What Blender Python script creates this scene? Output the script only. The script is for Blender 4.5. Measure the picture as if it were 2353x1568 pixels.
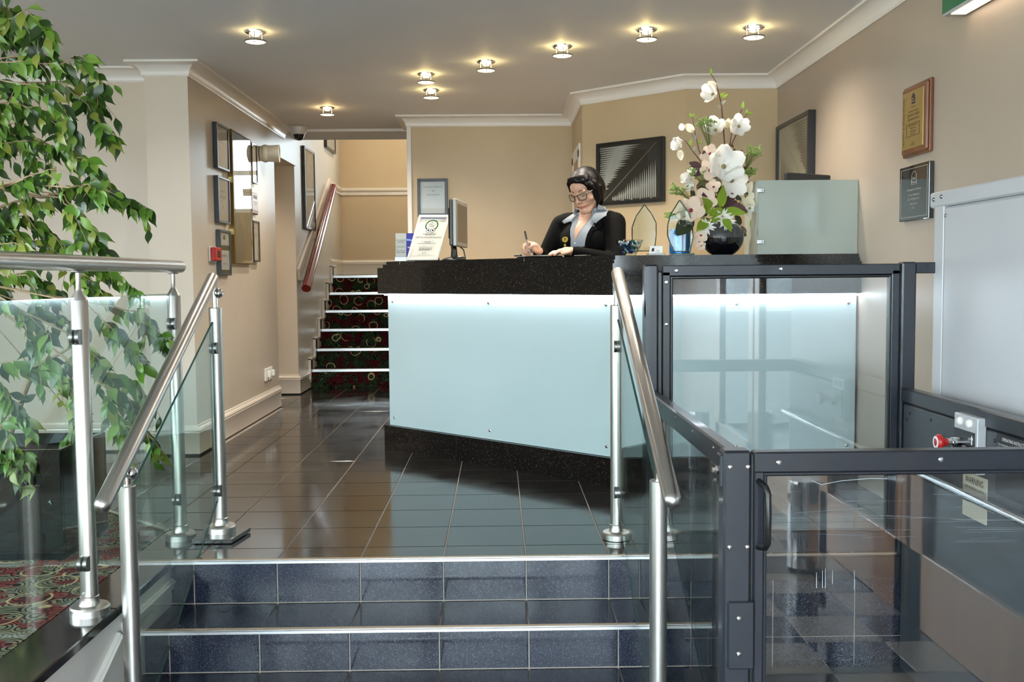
import bpy, bmesh, math, random
import numpy as np
from mathutils import Vector, Matrix
from mathutils.bvhtree import BVHTree

random.seed(7)
scene = bpy.context.scene
COL = scene.collection
for o in list(bpy.data.objects):
    bpy.data.objects.remove(o)

# ------------------------------------------------------------------ camera
CAM_H, F_PX = 1.08, 2292.0
PIT, YAW, ROL = math.radians(3.60), math.radians(.81), math.radians(.47)
_F = Vector((math.sin(YAW) * math.cos(PIT), math.cos(YAW) * math.cos(PIT), -math.sin(PIT)))
_R0 = Vector((math.cos(YAW), -math.sin(YAW), 0))
_D0 = _F.cross(_R0)
_R = math.cos(ROL) * _R0 + math.sin(ROL) * _D0
_D = -math.sin(ROL) * _R0 + math.cos(ROL) * _D0
CAMP = Vector((0, 0, CAM_H))
cam = bpy.data.cameras.new('camera')
camo = bpy.data.objects.new('camera', cam)
COL.objects.link(camo)
cam.sensor_fit = 'HORIZONTAL'
cam.sensor_width = 36.0
cam.lens = 36.0 * F_PX / 2353.0
cam.clip_start = .05
m3 = Matrix((_R, -_D, -_F)).transposed()
camo.matrix_world = Matrix.Translation(CAMP) @ m3.to_4x4()
scene.camera = camo

# ------------------------------------------------------------------ world, exposure, daylight
scene.view_settings.view_transform = 'Standard'
scene.view_settings.look = 'None'
scene.view_settings.gamma = 1.0
scene.view_settings.use_curve_mapping = False
scene.view_settings.exposure = 0.38
SKY = 17.0
world = bpy.data.worlds.new('overcast_sky')
scene.world = world
world.use_nodes = True
bg = world.node_tree.nodes['Background']
bg.inputs[0].default_value = (.84, .92, 1.0, 1)
bg.inputs[1].default_value = SKY
scene.cycles.use_denoising = True
scene.cycles.max_bounces = 8
scene.cycles.diffuse_bounces = 5
scene.cycles.glossy_bounces = 4
scene.cycles.transmission_bounces = 6
scene.cycles.transparent_max_bounces = 18
scene.cycles.caustics_reflective = False
scene.cycles.caustics_refractive = False
scene.cycles.sample_clamp_indirect = 8.0
scene.cycles.blur_glossy = .5

def portal(name, c, rx, rz, w, h):
    """window opening through which the sky comes in"""
    l = bpy.data.lights.new(name, 'AREA')
    l.shape = 'RECTANGLE'; l.size = w; l.size_y = h
    l.cycles.is_portal = True
    o = bpy.data.objects.new(name, l)
    o.location = c; o.rotation_euler = (rx, 0, rz)
    COL.objects.link(o)
portal('entrance_daylight', (-1.25, -2.45, .9), math.radians(90), 0, 5.7, 2.7)
portal('alcove_daylight', (-4.4, 1.2, 1.25), math.radians(90), math.radians(-90), 4.0, 2.1)
portal('landing_daylight', (-.56, 12.2, 2.5), math.radians(90), math.pi, .84, 1.2)

def at(px, py, Y):
    """point on the plane y = Y seen at that spot of the picture"""
    d = (px - 1176.5) / F_PX * _R + (py - 784.0) / F_PX * _D + _F
    return CAMP + d * (Y / d.y)
def atx(px, py, X):
    d = (px - 1176.5) / F_PX * _R + (py - 784.0) / F_PX * _D + _F
    return CAMP + d * (X / d.x)

# ------------------------------------------------------------------ materials
def lin(c):
    if isinstance(c, str):
        c = tuple(int(c[i:i + 2], 16) / 255 for i in (0, 2, 4))
    return tuple(v / 12.92 if v <= .04045 else ((v + .055) / 1.055) ** 2.4 for v in c) + (1,)
MATS = {}
def mat(name, col=None, rough=.5, metal=0., spec=.5, coat=0., emit=None, es=0., alpha=1., ior=1.5, sheen=0.):
    if name in MATS:
        return MATS[name]
    m = bpy.data.materials.new(name); m.use_nodes = True
    b = m.node_tree.nodes['Principled BSDF']
    b.inputs['Base Color'].default_value = lin(col)
    b.inputs['Roughness'].default_value = rough
    b.inputs['Metallic'].default_value = metal
    b.inputs['Specular IOR Level'].default_value = spec
    b.inputs['Coat Weight'].default_value = coat
    b.inputs['IOR'].default_value = ior
    b.inputs['Sheen Weight'].default_value = sheen
    if emit:
        b.inputs['Emission Color'].default_value = lin(emit)
        b.inputs['Emission Strength'].default_value = es
    MATS[name] = m
    return m
class NT:
    def __init__(s, m):
        s.m = m; s.t = m.node_tree; s.b = s.t.nodes.get('Principled BSDF')
    def n(s, typ, **kw):
        x = s.t.nodes.new(typ)
        for k, v in kw.items():
            if k in x.inputs.keys():
                x.inputs[k].default_value = v
            else:
                setattr(x, k, v)
        return x
    def l(s, a, b):
        s.t.links.new(a, b)
    def ramp(s, fac, stops):
        r = s.n('ShaderNodeValToRGB')
        e = r.color_ramp.elements
        while len(e) < len(stops):
            e.new(.5)
        for i, (p, c) in enumerate(stops):
            e[i].position = p; e[i].color = lin(c) if not isinstance(c, float) else (c, c, c, 1)
        s.l(fac, r.inputs[0])
        return r.outputs[0]
    def coord(s, which='Object'):
        return s.n('ShaderNodeTexCoord').outputs[which]
    def geo(s):
        return s.n('ShaderNodeNewGeometry').outputs['Position']
    def bump(s, h, strength=.1, dist=.01):
        b = s.n('ShaderNodeBump', Strength=strength, Distance=dist)
        s.l(h, b.inputs['Height']); s.l(b.outputs[0], s.b.inputs['Normal'])

def noisy(name, c1, c2, scale=3., rough=.5, detail=3., bump=0., bscale=60., metal=0., spec=.5, stretch=None, coat=0., r2=None):
    """painted or mineral surface with a gentle colour drift"""
    m = mat(name, c1, rough, metal, spec, coat)
    if m.get('done'):
        return m
    m['done'] = 1
    t = NT(m)
    p = t.geo()
    if stretch:
        mp = t.n('ShaderNodeMapping'); mp.inputs['Scale'].default_value = stretch
        t.l(p, mp.inputs[0]); p = mp.outputs[0]
    n = t.n('ShaderNodeTexNoise', Scale=scale, Detail=detail)
    t.l(p, n.inputs['Vector'])
    t.l(t.ramp(n.outputs[0], [(.35, c1), (.65, c2)]), t.b.inputs['Base Color'])
    if r2 is not None:
        mr = t.n('ShaderNodeMapRange'); mr.inputs['From Min'].default_value = .3; mr.inputs['From Max'].default_value = .7
        mr.inputs['To Min'].default_value = rough; mr.inputs['To Max'].default_value = r2
        t.l(n.outputs[0], mr.inputs[0]); t.l(mr.outputs[0], t.b.inputs['Roughness'])
    if bump:
        n2 = t.n('ShaderNodeTexNoise', Scale=bscale, Detail=3.)
        t.l(p, n2.inputs['Vector'])
        t.bump(n2.outputs[0], bump, .004)
    return m

def granite(name, base, fleck, scale=420., rough=.12, thr=.76, spec=.5):
    """polished stone with sparkling flecks"""
    m = mat(name, base, rough, 0, spec)
    t = NT(m)
    p = t.geo()
    v = t.n('ShaderNodeTexVoronoi', Scale=scale, feature='F1')
    t.l(p, v.inputs['Vector'])
    sep = t.n('ShaderNodeSeparateColor'); t.l(v.outputs['Color'], sep.inputs[0])
    a = t.n('ShaderNodeMath', operation='GREATER_THAN'); a.inputs[1].default_value = thr
    t.l(sep.outputs[0], a.inputs[0])
    n = t.n('ShaderNodeTexNoise', Scale=3., Detail=4.); t.l(p, n.inputs['Vector'])
    basec = t.ramp(n.outputs[0], [(.3, base), (.75, tuple(min(1, v_ * 1.35) for v_ in lin2(base)))])
    mx = t.n('ShaderNodeMix', data_type='RGBA')
    t.l(a.outputs[0], mx.inputs[0]); t.l(basec, mx.inputs[6]); mx.inputs[7].default_value = lin(fleck)
    t.l(mx.outputs[2], t.b.inputs['Base Color'])
    mr = t.n('ShaderNodeMapRange'); mr.inputs['From Min'].default_value = .35; mr.inputs['From Max'].default_value = .7
    mr.inputs['To Min'].default_value = rough * .7; mr.inputs['To Max'].default_value = rough * 1.6
    t.l(n.outputs[0], mr.inputs[0]); t.l(mr.outputs[0], t.b.inputs['Roughness'])
    return m
def lin2(c):
    return tuple(int(c[i:i + 2], 16) / 255 for i in (0, 2, 4)) if isinstance(c, str) else c

def clear_glass(name, tint='e6f2ee', refl=.04, rough=.0, dirt=0.):
    """thin clear sheet: straight-through light plus mirror reflection growing towards grazing"""
    m = bpy.data.materials.new(name); m.use_nodes = True
    t = NT(m); nt = t.t
    nt.nodes.remove(t.b)
    out = [n for n in nt.nodes if n.type == 'OUTPUT_MATERIAL'][0]
    lw = t.n('ShaderNodeLayerWeight', Blend=.5)
    pw = t.n('ShaderNodeMath', operation='POWER'); pw.inputs[1].default_value = 5.
    t.l(lw.outputs['Facing'], pw.inputs[0])
    ma = t.n('ShaderNodeMath', operation='MULTIPLY_ADD'); ma.inputs[1].default_value = 1 - refl; ma.inputs[2].default_value = refl
    t.l(pw.outputs[0], ma.inputs[0])
    tr = t.n('ShaderNodeBsdfTransparent'); tr.inputs[0].default_value = lin(tint)
    gl = t.n('ShaderNodeBsdfGlossy', Roughness=rough)
    mx = t.n('ShaderNodeMixShader')
    t.l(ma.outputs[0], mx.inputs[0]); t.l(tr.outputs[0], mx.inputs[1]); t.l(gl.outputs[0], mx.inputs[2])
    last = mx.outputs[0]
    if dirt:
        df = t.n('ShaderNodeBsdfDiffuse'); df.inputs[0].default_value = (.8, .85, .9, 1)
        m2 = t.n('ShaderNodeMixShader'); m2.inputs[0].default_value = dirt
        t.l(last, m2.inputs[1]); t.l(df.outputs[0], m2.inputs[2]); last = m2.outputs[0]
    t.l(last, out.inputs[0])
    MATS[name] = m
    return m

def frosted(name, col, trans=.45, rough=.3):
    m = bpy.data.materials.new(name); m.use_nodes = True
    t = NT(m)
    out = [n for n in t.t.nodes if n.type == 'OUTPUT_MATERIAL'][0]
    t.b.inputs['Base Color'].default_value = lin(col)
    t.b.inputs['Roughness'].default_value = rough
    tl = t.n('ShaderNodeBsdfTranslucent'); tl.inputs[0].default_value = lin(col)
    mx = t.n('ShaderNodeMixShader'); mx.inputs[0].default_value = trans
    t.l(t.b.outputs[0], mx.inputs[1]); t.l(tl.outputs[0], mx.inputs[2])
    t.l(mx.outputs[0], out.inputs[0])
    return m

def brushed(name, col='b9b7b2', rough=.28):
    m = mat(name, col, rough, 1.0)
    m.node_tree.nodes['Principled BSDF'].inputs['Anisotropic'].default_value = .3
    return m

def wood(name, c1, c2, stretch=(1, 1, .08), scale=30., rough=.35, coat=.2):
    m = mat(name, c1, rough, 0, .5, coat)
    t = NT(m)
    mp = t.n('ShaderNodeMapping'); mp.inputs['Scale'].default_value = stretch
    t.l(t.geo(), mp.inputs[0])
    n = t.n('ShaderNodeTexNoise', Scale=scale, Detail=5., Distortion=.6); t.l(mp.outputs[0], n.inputs['Vector'])
    t.l(t.ramp(n.outputs[0], [(.3, c1), (.7, c2)]), t.b.inputs['Base Color'])
    return m

def carpet_mat(name, scale, dark=True):
    """black carpet woven with cream rings and red and green scribbles"""
    m = mat(name, '141012', .95, 0, .1)
    t = NT(m)
    p = t.coord('Generated') if False else t.geo()
    wn = t.n('ShaderNodeTexNoise', Scale=scale * 1.3, Detail=1.); t.l(p, wn.inputs['Vector'])
    wm = t.n('ShaderNodeVectorMath', operation='SCALE'); wm.inputs['Scale'].default_value = .035
    t.l(wn.outputs['Color'], wm.inputs[0])
    ad = t.n('ShaderNodeVectorMath', operation='ADD'); t.l(p, ad.inputs[0]); t.l(wm.outputs[0], ad.inputs[1])
    v = t.n('ShaderNodeTexVoronoi', Scale=scale); v.inputs['Randomness'].default_value = .8
    t.l(ad.outputs[0], v.inputs['Vector'])
    ring = t.ramp(v.outputs['Distance'], [(0., 0.), (.34, 0.), (.355, 1.), (.385, 1.), (.40, 0.)])
    v2 = t.n('ShaderNodeTexVoronoi', Scale=scale * 2.3); t.l(ad.outputs[0], v2.inputs['Vector'])
    wv = t.n('ShaderNodeMath', operation='SINE')
    mu = t.n('ShaderNodeMath', operation='MULTIPLY'); mu.inputs[1].default_value = 38.
    t.l(v2.outputs['Distance'], mu.inputs[0]); t.l(mu.outputs[0], wv.inputs[0])
    n3 = t.n('ShaderNodeTexNoise', Scale=scale * 1.6, Detail=1.); t.l(p, n3.inputs['Vector'])
    hue = t.ramp(n3.outputs[0], [(.42, '38502f' if dark else '77765f'), (.5, '2b3326' if dark else '88846c'), (.56, '6a1a1c' if dark else '8a3a34'), (.7, '4a1114' if dark else '6b2a2a')])
    gt = t.n('ShaderNodeMath', operation='GREATER_THAN'); gt.inputs[1].default_value = .2 if dark else -.3
    t.l(wv.outputs[0], gt.inputs[0])
    m1 = t.n('ShaderNodeMix', data_type='RGBA'); t.l(gt.outputs[0], m1.inputs[0])
    m1.inputs[6].default_value = lin('0e0a0c' if dark else '2a2220'); t.l(hue, m1.inputs[7])
    brk = t.ramp(wn.outputs[0], [(.38, 0.), (.46, 1.)]); rm = t.n('ShaderNodeMath', operation='MULTIPLY'); t.l(ring, rm.inputs[0]); t.l(brk, rm.inputs[1])
    m2 = t.n('ShaderNodeMix', data_type='RGBA'); t.l(rm.outputs[0], m2.inputs[0]); t.l(m1.outputs[2], m2.inputs[6])
    m2.inputs[7].default_value = lin('b8a47c')
    t.l(m2.outputs[2], t.b.inputs['Base Color'])
    n4 = t.n('ShaderNodeTexNoise', Scale=500.); t.l(p, n4.inputs['Vector']); t.bump(n4.outputs[0], .4, .003)
    return m

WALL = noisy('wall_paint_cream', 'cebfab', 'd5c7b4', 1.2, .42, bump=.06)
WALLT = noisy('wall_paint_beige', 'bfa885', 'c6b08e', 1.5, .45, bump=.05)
WALLL = noisy('wall_paint_silk', 'bdb3a2', 'c4baaa', 1.6, .36, bump=.10, bscale=9.)
CEIL = noisy('ceiling_paint', 'dcdde0', 'e2e3e6', .8, .6)
TRIM = mat('trim_gloss_white', 'e6e1da', .3)
CREAM = mat('trim_gloss_cream', 'ddd2c2', .22, coat=.3)
TILE = noisy('floor_tile_black', '1b1918', '262321', 4., .07, spec=.75, r2=.16)
TILEB = granite('step_tile_speckled', '161a25', '7d869c', 1000., .10, .96, .6)
GRAN = granite('counter_granite', '0d0b0b', '8d8880', 560., .07, .990)
GROUT = mat('grout', '9d9389', .8)
GRTILE = noisy('floor_tile_granite', '8a8178', 'b0a698', 60., .25, spec=.5)
STEEL = brushed('brushed_steel', 'bdbab5', .33)
STEEL2 = brushed('satin_steel', '8a8886', .32)
CHROME = mat('chrome', 'd8d8d8', .08, 1.)
ALU = brushed('aluminium_strip', 'cfcfcf', .3)
RIBBED = noisy('ribbed_insert', '8d7a63', 'a8957c', 200., .6)
BLACKM = mat('lift_black_paint', '1b1e27', .3, 0, .45, coat=.1)
GREYM = noisy('lift_panel_grey', '363c41', '3d4348', 2., .38, spec=.5)
BLACK = mat('black_plastic', '0d0d0e', .35)
GLASS = clear_glass('balustrade_glass', 'edf4f1', .055)
GLASSL = clear_glass('lift_acrylic', 'fafbfc', .075, dirt=.003)
GLASSP = clear_glass('picture_glass', 'f4f6f6', .05)
GLASSE = mat('glass_edge', '2d4a44', .1, 0, .6)

# ------------------------------------------------------------------ mesh building
class MB:
    def __init__(s):
        s.v = []; s.f = []; s.mi = []
    def add(s, vs, fs, mi=0):
        o = len(s.v)
        s.v += [tuple(v) for v in vs]
        s.f += [tuple(i + o for i in f) for f in fs]
        s.mi += [mi] * len(fs)
        return s
    def box(s, x0, y0, z0, x1, y1, z1, mi=0):
        return s.add([(x0, y0, z0), (x1, y0, z0), (x1, y1, z0), (x0, y1, z0), (x0, y0, z1), (x1, y0, z1), (x1, y1, z1), (x0, y1, z1)],
                     [(3, 2, 1, 0), (4, 5, 6, 7), (0, 1, 5, 4), (1, 2, 6, 5), (2, 3, 7, 6), (3, 0, 4, 7)], mi)
    def bbox(s, x0, y0, z0, x1, y1, z1, b=.004, mi=0):
        """box with chamfered edges"""
        c = Vector(((x0 + x1) / 2, (y0 + y1) / 2, (z0 + z1) / 2)); h = Vector((abs(x1 - x0) / 2, abs(y1 - y0) / 2, abs(z1 - z0) / 2))
        return s.obox(c, (Vector((1, 0, 0)), Vector((0, 1, 0)), Vector((0, 0, 1))), h, b, mi)
    def obox(s, c, ax, h, b=0., mi=0):
        c = Vector(c); X, Y, Z = [Vector(a) for a in ax]
        if b <= 0:
            vs = [c + X * (sx * h[0]) + Y * (sy * h[1]) + Z * (sz * h[2]) for sz in (-1, 1) for sx, sy in ((-1, -1), (1, -1), (1, 1), (-1, 1))]
            fs = [(3, 2, 1, 0), (4, 5, 6, 7), (0, 1, 5, 4), (1, 2, 6, 5), (2, 3, 7, 6), (3, 0, 4, 7)]
            if X.cross(Y).dot(Z) < 0:
                fs = [f[::-1] for f in fs]
            return s.add(vs, fs, mi)
        b = min(b, min(h) * .9)
        bm = bmesh.new()
        bmesh.ops.create_cube(bm, size=2.)
        for v in bm.verts:
            v.co = Vector((v.co.x * h[0], v.co.y * h[1], v.co.z * h[2]))
        bmesh.ops.bevel(bm, geom=list(bm.edges), offset=b, segments=1, affect='EDGES')
        bm.verts.ensure_lookup_table()
        vs = [c + X * v.co.x + Y * v.co.y + Z * v.co.z for v in bm.verts]
        fl = X.cross(Y).dot(Z) < 0
        fs = [tuple(v.index for v in (reversed(f.verts) if fl else f.verts)) for f in bm.faces]
        bm.free()
        return s.add(vs, fs, mi)
    def prism(s, poly, z0, z1, mi=0):
        """vertical prism over a counter-clockwise polygon"""
        n = len(poly)
        if sum(poly[i][0] * poly[(i + 1) % n][1] - poly[(i + 1) % n][0] * poly[i][1] for i in range(n)) < 0:
            poly = poly[::-1]
        vs = [(p[0], p[1], z0) for p in poly] + [(p[0], p[1], z1) for p in poly]
        fs = [tuple(range(n - 1, -1, -1)), tuple(range(n, 2 * n))] + [(i, (i + 1) % n, n + (i + 1) % n, n + i) for i in range(n)]
        return s.add(vs, fs, mi)
    def extr(s, pts, vec, mi=0):
        """slab: planar outline pts pushed along vec"""
        pts = [Vector(p) for p in pts]; vec = Vector(vec); n = len(pts)
        nrm = sum((pts[i].cross(pts[(i + 1) % n]) for i in range(n)), Vector())
        if nrm.dot(vec) < 0:
            pts = pts[::-1]
        vs = pts + [p + vec for p in pts]
        fs = [tuple(range(n - 1, -1, -1)), tuple(range(n, 2 * n))] + [(i, (i + 1) % n, n + (i + 1) % n, n + i) for i in range(n)]
        return s.add(vs, fs, mi)
    def edges(s):
        s.mi = [0, 0] + [1] * (len(s.f) - 2)
        return s
    def tube(s, path, r, seg=16, cap=True, mi=0):
        path = [Vector(p) for p in path]
        rs = r if isinstance(r, (list, tuple)) else [r] * len(path)
        rings = []
        up = None
        for i, p in enumerate(path):
            a = path[max(i - 1, 0)]; b = path[min(i + 1, len(path) - 1)]
            t = (b - a).normalized()
            if up is None:
                up = Vector((0, 0, 1)) if abs(t.z) < .9 else Vector((1, 0, 0))
            u = (up - t * up.dot(t)).normalized(); w = t.cross(u); up = u
            rings.append([p + (u * math.cos(2 * math.pi * k / seg) + w * math.sin(2 * math.pi * k / seg)) * rs[i] for k in range(seg)])
        vs = [v for g in rings for v in g]
        fs = []
        for i in range(len(path) - 1):
            for k in range(seg):
                fs.append((i * seg + k, i * seg + (k + 1) % seg, (i + 1) * seg + (k + 1) % seg, (i + 1) * seg + k))
        if cap:
            fs.append(tuple(range(seg - 1, -1, -1)))
            fs.append(tuple(range((len(path) - 1) * seg, len(path) * seg)))
        return s.add(vs, fs, mi)
    def lathe(s, prof, c, seg=24, ax=(0, 0, 1), mi=0, cap=True):
        """profile (r, h) turned about ax through c"""
        c = Vector(c); ax = Vector(ax).normalized()
        u = Vector((1, 0, 0)) if abs(ax.x) < .9 else Vector((0, 1, 0))
        u = (u - ax * u.dot(ax)).normalized(); w = ax.cross(u)
        vs = []; fs = []
        for r, h in prof:
            for k in range(seg):
                t = 2 * math.pi * k / seg
                vs.append(c + ax * h + (u * math.cos(t) + w * math.sin(t)) * max(r, 1e-5))
        for i in range(len(prof) - 1):
            for k in range(seg):
                fs.append((i * seg + k, i * seg + (k + 1) % seg, (i + 1) * seg + (k + 1) % seg, (i + 1) * seg + k))
        if cap and prof[0][0] > 1e-4:
            fs.append(tuple(range(seg - 1, -1, -1)))
        if cap and prof[-1][0] > 1e-4:
            fs.append(tuple(range((len(prof) - 1) * seg, len(prof) * seg)))
        return s.add(vs, fs, mi)
    def ball(s, c, r, seg=14, rings=9, ax=None, mi=0):
        c = Vector(c); r = (r, r, r) if not isinstance(r, (tuple, list)) else r
        A = ax or (Vector((1, 0, 0)), Vector((0, 1, 0)), Vector((0, 0, 1)))
        vs = []; fs = []
        for i in range(rings + 1):
            p = math.pi * i / rings
            for k in range(seg):
                t = 2 * math.pi * k / seg
                vs.append(c + A[0] * (r[0] * max(math.sin(p), 1e-4) * math.cos(t)) + A[1] * (r[1] * max(math.sin(p), 1e-4) * math.sin(t)) - A[2] * (r[2] * math.cos(p)))
        for i in range(rings):
            for k in range(seg):
                fs.append((i * seg + k, i * seg + (k + 1) % seg, (i + 1) * seg + (k + 1) % seg, (i + 1) * seg + k))
        return s.add(vs, fs, mi)
    def sweep(s, path, prof, side=1, mi=0, caps=True):
        """moulding: profile (offset from the wall line, z) along a plan path, mitred; offset goes to the left of the path if side=1"""
        P = [Vector((p[0], p[1])) for p in path]; n = len(P)
        nr = []
        for i in range(n - 1):
            d = (P[i + 1] - P[i]).normalized(); nr.append(Vector((-d.y, d.x)) * side)
        rings = []
        for i in range(n):
            if i == 0: m = nr[0]
            elif i == n - 1: m = nr[-1]
            else:
                m = nr[i - 1] + nr[i]; m = m / max(m.dot(nr[i]), .2)
            rings.append([(P[i].x + m.x * d, P[i].y + m.y * d, z) for d, z in prof])
        k = len(prof)
        vs = [v for g in rings for v in g]; fs = []
        for i in range(n - 1):
            for j in range(k - 1):
                q = (i * k + j, (i + 1) * k + j, (i + 1) * k + j + 1, i * k + j + 1)
                fs.append(q if side == 1 else q[::-1])
        if caps:
            fs.append(tuple(range(k))); fs.append(tuple(range((n - 1) * k, n * k))[::-1])
        return s.add(vs, fs, mi)
    def build(s, name, mats, parent=None, smooth=32, label=None):
        off = root_loc(parent)
        me = bpy.data.meshes.new(name)
        me.from_pydata([(v[0] - off.x, v[1] - off.y, v[2] - off.z) for v in s.v], [], s.f)
        for m in (mats if isinstance(mats, (list, tuple)) else [mats]):
            me.materials.append(m)
        if any(s.mi):
            me.polygons.foreach_set('material_index', s.mi)
        me.update()
        if smooth:
            me.shade_smooth(); me.set_sharp_from_angle(angle=math.radians(smooth))
        o = bpy.data.objects.new(name, me)
        COL.objects.link(o)
        if parent is not None:
            o.parent = parent
        if label:
            o['label'] = label
        return o

def root_loc(p):
    v = Vector()
    while p is not None:
        v = v + p.location; p = p.parent
    return v
def tag(o, label, cat=None, group=None, kind=None):
    o['label'] = label
    if cat: o['category'] = cat
    if group: o['group'] = group
    if kind: o['kind'] = kind
    return o
def thing(name, label, cat, loc=(0, 0, 0), group=None, kind=None):
    o = bpy.data.objects.new(name, None); COL.objects.link(o)
    o.location = loc; o.empty_display_size = .1
    return tag(o, label, cat, group, kind)
def struct(name, mb, m, label, smooth=35, cat='wall'):
    o = mb.build(name, m, None, smooth)
    return tag(o, label, cat, None, 'structure')
def one(name, mb, m, label, cat, group=None, smooth=35, kind=None):
    """single-mesh thing whose origin sits at its base"""
    lo = Vector((sum(v[0] for v in mb.v) / len(mb.v), sum(v[1] for v in mb.v) / len(mb.v), min(v[2] for v in mb.v)))
    mb.v = [(v[0] - lo.x, v[1] - lo.y, v[2] - lo.z) for v in mb.v]
    o = mb.build(name, m, None, smooth); o.location = lo
    return tag(o, label, cat, group, kind)
def clone(o, parent=None):
    c = o.copy(); COL.objects.link(c); c.parent = parent
    for ch in list(o.children):
        clone(ch, c)
    return c
def link(name, me, parent, loc=(0, 0, 0), rot=None):
    o = bpy.data.objects.new(name, me); COL.objects.link(o); o.parent = parent; o.location = loc
    if rot: o.rotation_euler = rot
    return o
def lettering(parent, body, o, xd, yd, size, m, align='CENTER', name='lettering', squeeze=1., shear=0., lift=.0008, gap=1.):
    cu = bpy.data.curves.new(name, 'FONT'); cu.body = body; cu.size = size; cu.align_x = align; cu.align_y = 'CENTER'
    cu.resolution_u = 2; cu.space_line = gap; cu.shear = shear
    t = bpy.data.objects.new(name, cu); COL.objects.link(t)
    dg = bpy.context.evaluated_depsgraph_get()
    me = bpy.data.meshes.new_from_object(t.evaluated_get(dg))
    bpy.data.objects.remove(t); bpy.data.curves.remove(cu)
    X = Vector(xd).normalized(); Y = Vector(yd).normalized(); N = X.cross(Y)
    off = Vector(o) + N * lift - root_loc(parent)
    for v in me.vertices:
        v.co = off + X * (v.co.x * squeeze) + Y * v.co.y
    me.materials.clear(); me.materials.append(m)
    ob = bpy.data.objects.new(name, me); COL.objects.link(ob); ob.parent = parent
    return ob
def clip(poly, px, py, nx, ny):
    """keep the part of a convex plan polygon where (p-(px,py)).n >= 0"""
    out = []
    n = len(poly)
    for i in range(n):
        a, b = poly[i], poly[(i + 1) % n]
        da = (a[0] - px) * nx + (a[1] - py) * ny; db = (b[0] - px) * nx + (b[1] - py) * ny
        if da >= 0: out.append(a)
        if (da > 0) != (db > 0) and abs(da - db) > 1e-9:
            t = da / (da - db); out.append((a[0] + (b[0] - a[0]) * t, a[1] + (b[1] - a[1]) * t))
    return out
def area(poly):
    n = len(poly)
    return abs(sum(poly[i][0] * poly[(i + 1) % n][1] - poly[(i + 1) % n][0] * poly[i][1] for i in range(n))) / 2
def slab_mesh(poly, axes, t=.006, ch=.0015):
    """tile: convex outline in the plane axes[0], axes[1], face towards axes[2] at height 0, arrissed edge"""
    U, V, N = [Vector(a) for a in axes]
    n = len(poly)
    if sum(poly[i][0] * poly[(i + 1) % n][1] - poly[(i + 1) % n][0] * poly[i][1] for i in range(n)) < 0:
        poly = poly[::-1]
    cx = sum(p[0] for p in poly) / n; cy = sum(p[1] for p in poly) / n
    def ring(k, h):
        r = []
        for p in poly:
            d = math.hypot(p[0] - cx, p[1] - cy); f = max(0, 1 - k / max(d, 1e-6) * 1.4)
            r.append(U * (cx + (p[0] - cx) * f) + V * (cy + (p[1] - cy) * f) + N * h)
        return r
    vs = ring(0, -t) + ring(0, -ch) + ring(ch, 0)
    fs = []
    for j in (0, 1):
        for i in range(n):
            fs.append((j * n + i, j * n + (i + 1) % n, (j + 1) * n + (i + 1) % n, (j + 1) * n + i))
    fs.append(tuple(range(2 * n, 3 * n)))
    if U.cross(V).dot(N) < 0:
        fs = [f[::-1] for f in fs]
    return vs, fs
def tile_obj(name, poly, axes, m, parent, t=.006):
    vs, fs = slab_mesh(poly, axes, t)
    me = bpy.data.meshes.new(name); me.from_pydata([tuple(v) for v in vs], [], fs); me.materials.append(m)
    return link(name, me, parent)

# ------------------------------------------------------------------ the setting
ZC, ZL = 2.40, 2.316                      # ceiling, lower edge of the cornice
ZG = -.47                                 # entrance floor
XR, XL, XA = 1.86, -1.865, -4.4           # right wall, left wall, far end of the left alcove
T = .12
TS, TX0, TY0 = .3205, -.540, 3.977        # floor tile pitch and one joint each way
GAP = .0022
Y1, Y2, Y3, Z1, Z2 = 3.80, 3.495, 3.19, -.167, -.318

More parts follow.
